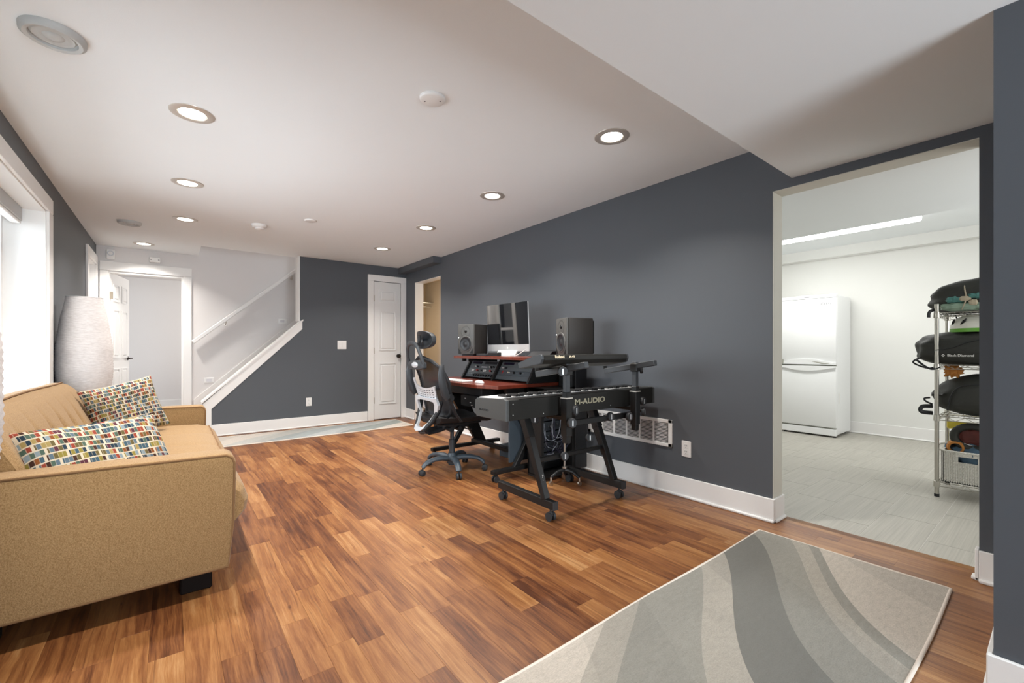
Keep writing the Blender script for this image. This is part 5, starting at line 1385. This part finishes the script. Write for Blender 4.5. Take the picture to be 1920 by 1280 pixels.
obj('strap', MB().tube(cr([(4.335, .45, 1.33), (4.325, .43, 1.40), (4.36, .44, 1.48), (4.45, .44, 1.53)]), .010, 8, flat=(.4, 1.3)), M['tan'], hb_, smooth=180)
blob('buckle', M['tan'], hb_, (4.325, .435, 1.402), (.012, .028, .018), 3, .05, 3)
blob('buckle', M['tan'], hb_, (4.325, .395, 1.372), (.012, .022, .020), 8, .05, 3)
obj('strap', MB().tube(cr([(4.33, .58, 1.34), (4.30, .61, 1.32), (4.30, .615, 1.28)]), .008, 8, flat=(.5, 1.4)), M['black_soft'], hb_, smooth=180)
obj('strap', MB().tube(cr([(4.50, .50, 1.30), (4.50, .49, 1.25), (4.50, .50, 1.21)]), .008, 8, flat=(.5, 1.4)), M['black_soft'], hb_, smooth=180)
obj('strap', MB().tube(cr([(4.47, .44, 1.30), (4.46, .435, 1.22), (4.46, .44, 1.17)]), .009, 8, flat=(.5, 1.4)), M['black_soft'], hb_, smooth=180)
z3 = .580
bp = thing('backpack', 'plain black backpack lying on the third shelf under the duffel bag', 'backpack', (4.5, .3, z3))
blob('bag_body', M['olive_bag'], bp, (4.47, .25, z3+.150), (.16, .375, .150), 21, .018, 2.6, sq=3.0, squash=lambda x, y, z: (0, 0, -.55*max(0, y-.35)*(z > 0)))
obj('handle', MB().tube(cr([(4.33, .60, z3+.075), (4.315, .632, z3+.095), (4.32, .640, z3+.115), (4.34, .615, z3+.12)]), .006, 8), M['black_soft'], bp, smooth=180)
obj('handle', MB().tube(cr([(4.34, .60, z3+.06), (4.31, .650, z3+.055), (4.30, .655, z3+.02), (4.34, .60, z3+.01)]), .009, 8, flat=(.6, 1.6)), M['black_soft'], bp, smooth=180)
obj('seam', MB().tube(cr([(4.312, .52, z3+.04), (4.307, .50, z3+.15), (4.305, .45, z3+.215), (4.305, .33, z3+.235), (4.305, .2, z3+.24)]), .004, 6), M['black_soft'], bp, smooth=180)
oc = blob('orange_pouch', M['orange'], None, (4.42, .505, .895), (.03, .045, .038), 31, .12, 4, flat_bottom=False); tag(oc, 'crumpled orange pouch tucked between the duffel bag and the black backpack', 'pouch')
# basket with clothes on the bottom shelf
zb = .110
bs = thing('wicker_basket', 'white wicker basket with slot handle on the bottom shelf', 'basket', (4.52, .38, zb))
bx0, bx1, by0, by1, bz = 4.335, 4.72, .20, .555, zb+.225
mbk = MB()
hy0, hy1, hz0, hz1 = .385, .470, bz-.075, bz-.035
mbk.box((bx0, by0, zb), (bx0+.012, by1, hz0)).box((bx0, by0, hz1), (bx0+.012, by1, bz)).box((bx0, by0, hz0), (bx0+.012, hy0-.01, hz1)).box((bx0, hy1, hz0), (bx0+.012, by1, hz1))
mbk.box((bx1-.012, by0, zb), (bx1, by1, bz)).box((bx0, by0, zb), (bx1, by0+.012, bz)).box((bx0, by1-.012, zb), (bx1, by1, bz)).box((bx0, by0, zb), (bx1, by1, zb+.01))
obj('woven_sides', mbk, M['wicker'], bs)
wv = MB()
for i in range(30): yy = by0+.006+i*(by1-by0-.012)/29; 
for i in range(30):
    yy = by0+.006+i*(by1-by0-.012)/29
    if hy0-.012 < yy < hy1+.003: wv.cyl((bx0-.001, yy, zb+.005), (bx0-.001, yy, hz0-.002), .0035, seg=6)
    else: wv.cyl((bx0-.001, yy, zb+.005), (bx0-.001, yy, bz-.004), .0035, seg=6)
obj('woven_ribs', wv, M['wicker'], bs, smooth=60)
obj('rim', MB().tube(cr([(bx0, by0, bz), (bx0, by1, bz), (bx1, by1, bz), (bx1, by0, bz)]), .007, 8, closed=True), M['wicker'], bs, smooth=60)
dn = blob('denim_cloth', M['denim'], None, (4.52, .40, zb+.20), (.165, .150, .085), 41, .06, 3, flat_bottom=False); tag(dn, 'folded blue denim filling the white wicker basket', 'clothes')
om = thing('orange_mitten', 'orange fleece roll with a black opening on top of the denim', 'mitten', (4.42, .50, zb+.25))
mb = MB(); mb.lathe([(.030, 0), (.042, .0), (.052, .02), (.054, .06), (.045, .11), (0, .14)], seg=24, mat=Matrix.Translation((4.375, .485, zb+.245)) @ Matrix.Rotation(PI/2, 4, 'Y'))
obj('cuff', mb, M['orange'], om, smooth=60)
mb = MB(); mb.lathe([(.032, -.001), (.024, .02), (0, .03)], seg=24, mat=Matrix.Translation((4.375, .485, zb+.245)) @ Matrix.Rotation(PI/2, 4, 'Y')); obj('opening', mb, M['black'], om, smooth=60)
rg = thing('dark_hood', 'dark padded hood with rust red lining beside the orange roll', 'garment', (4.45, .38, zb+.27))
mb = MB(); mb.tube([(4.40, .40+.098*math.cos(a), zb+.325+.078*math.sin(a)) for a in [i*2*PI/24 for i in range(24)]], .024, 10, closed=True); obj('padded_edge', mb, M['olive_bag'], rg, smooth=180)
blob('lining', M['rust'], rg, (4.43, .40, zb+.325), (.03, .092, .072), 51, .07, 4, flat_bottom=False)
obj('care_label', MB().obox((4.392, .425, zb+.268), (.002, .05, .014), Matrix.Rotation(.25, 3, 'X')), M['white_plastic'], rg)
yt = thing('yellow_tub', 'bright yellow tub seen at the back of the shelving', 'tub', (4.68, .50, .12))
obj('tub_body', MB().box((4.74, .45, zb), (4.755, .56, .42), bevel=.004), plain('pale_tub', (.72, .66, .42), .4), yt)
obj('lid', MB().box((4.725, .41, .44), (4.76, .575, .50), bevel=.01, seg=2), M['yellow'], yt)
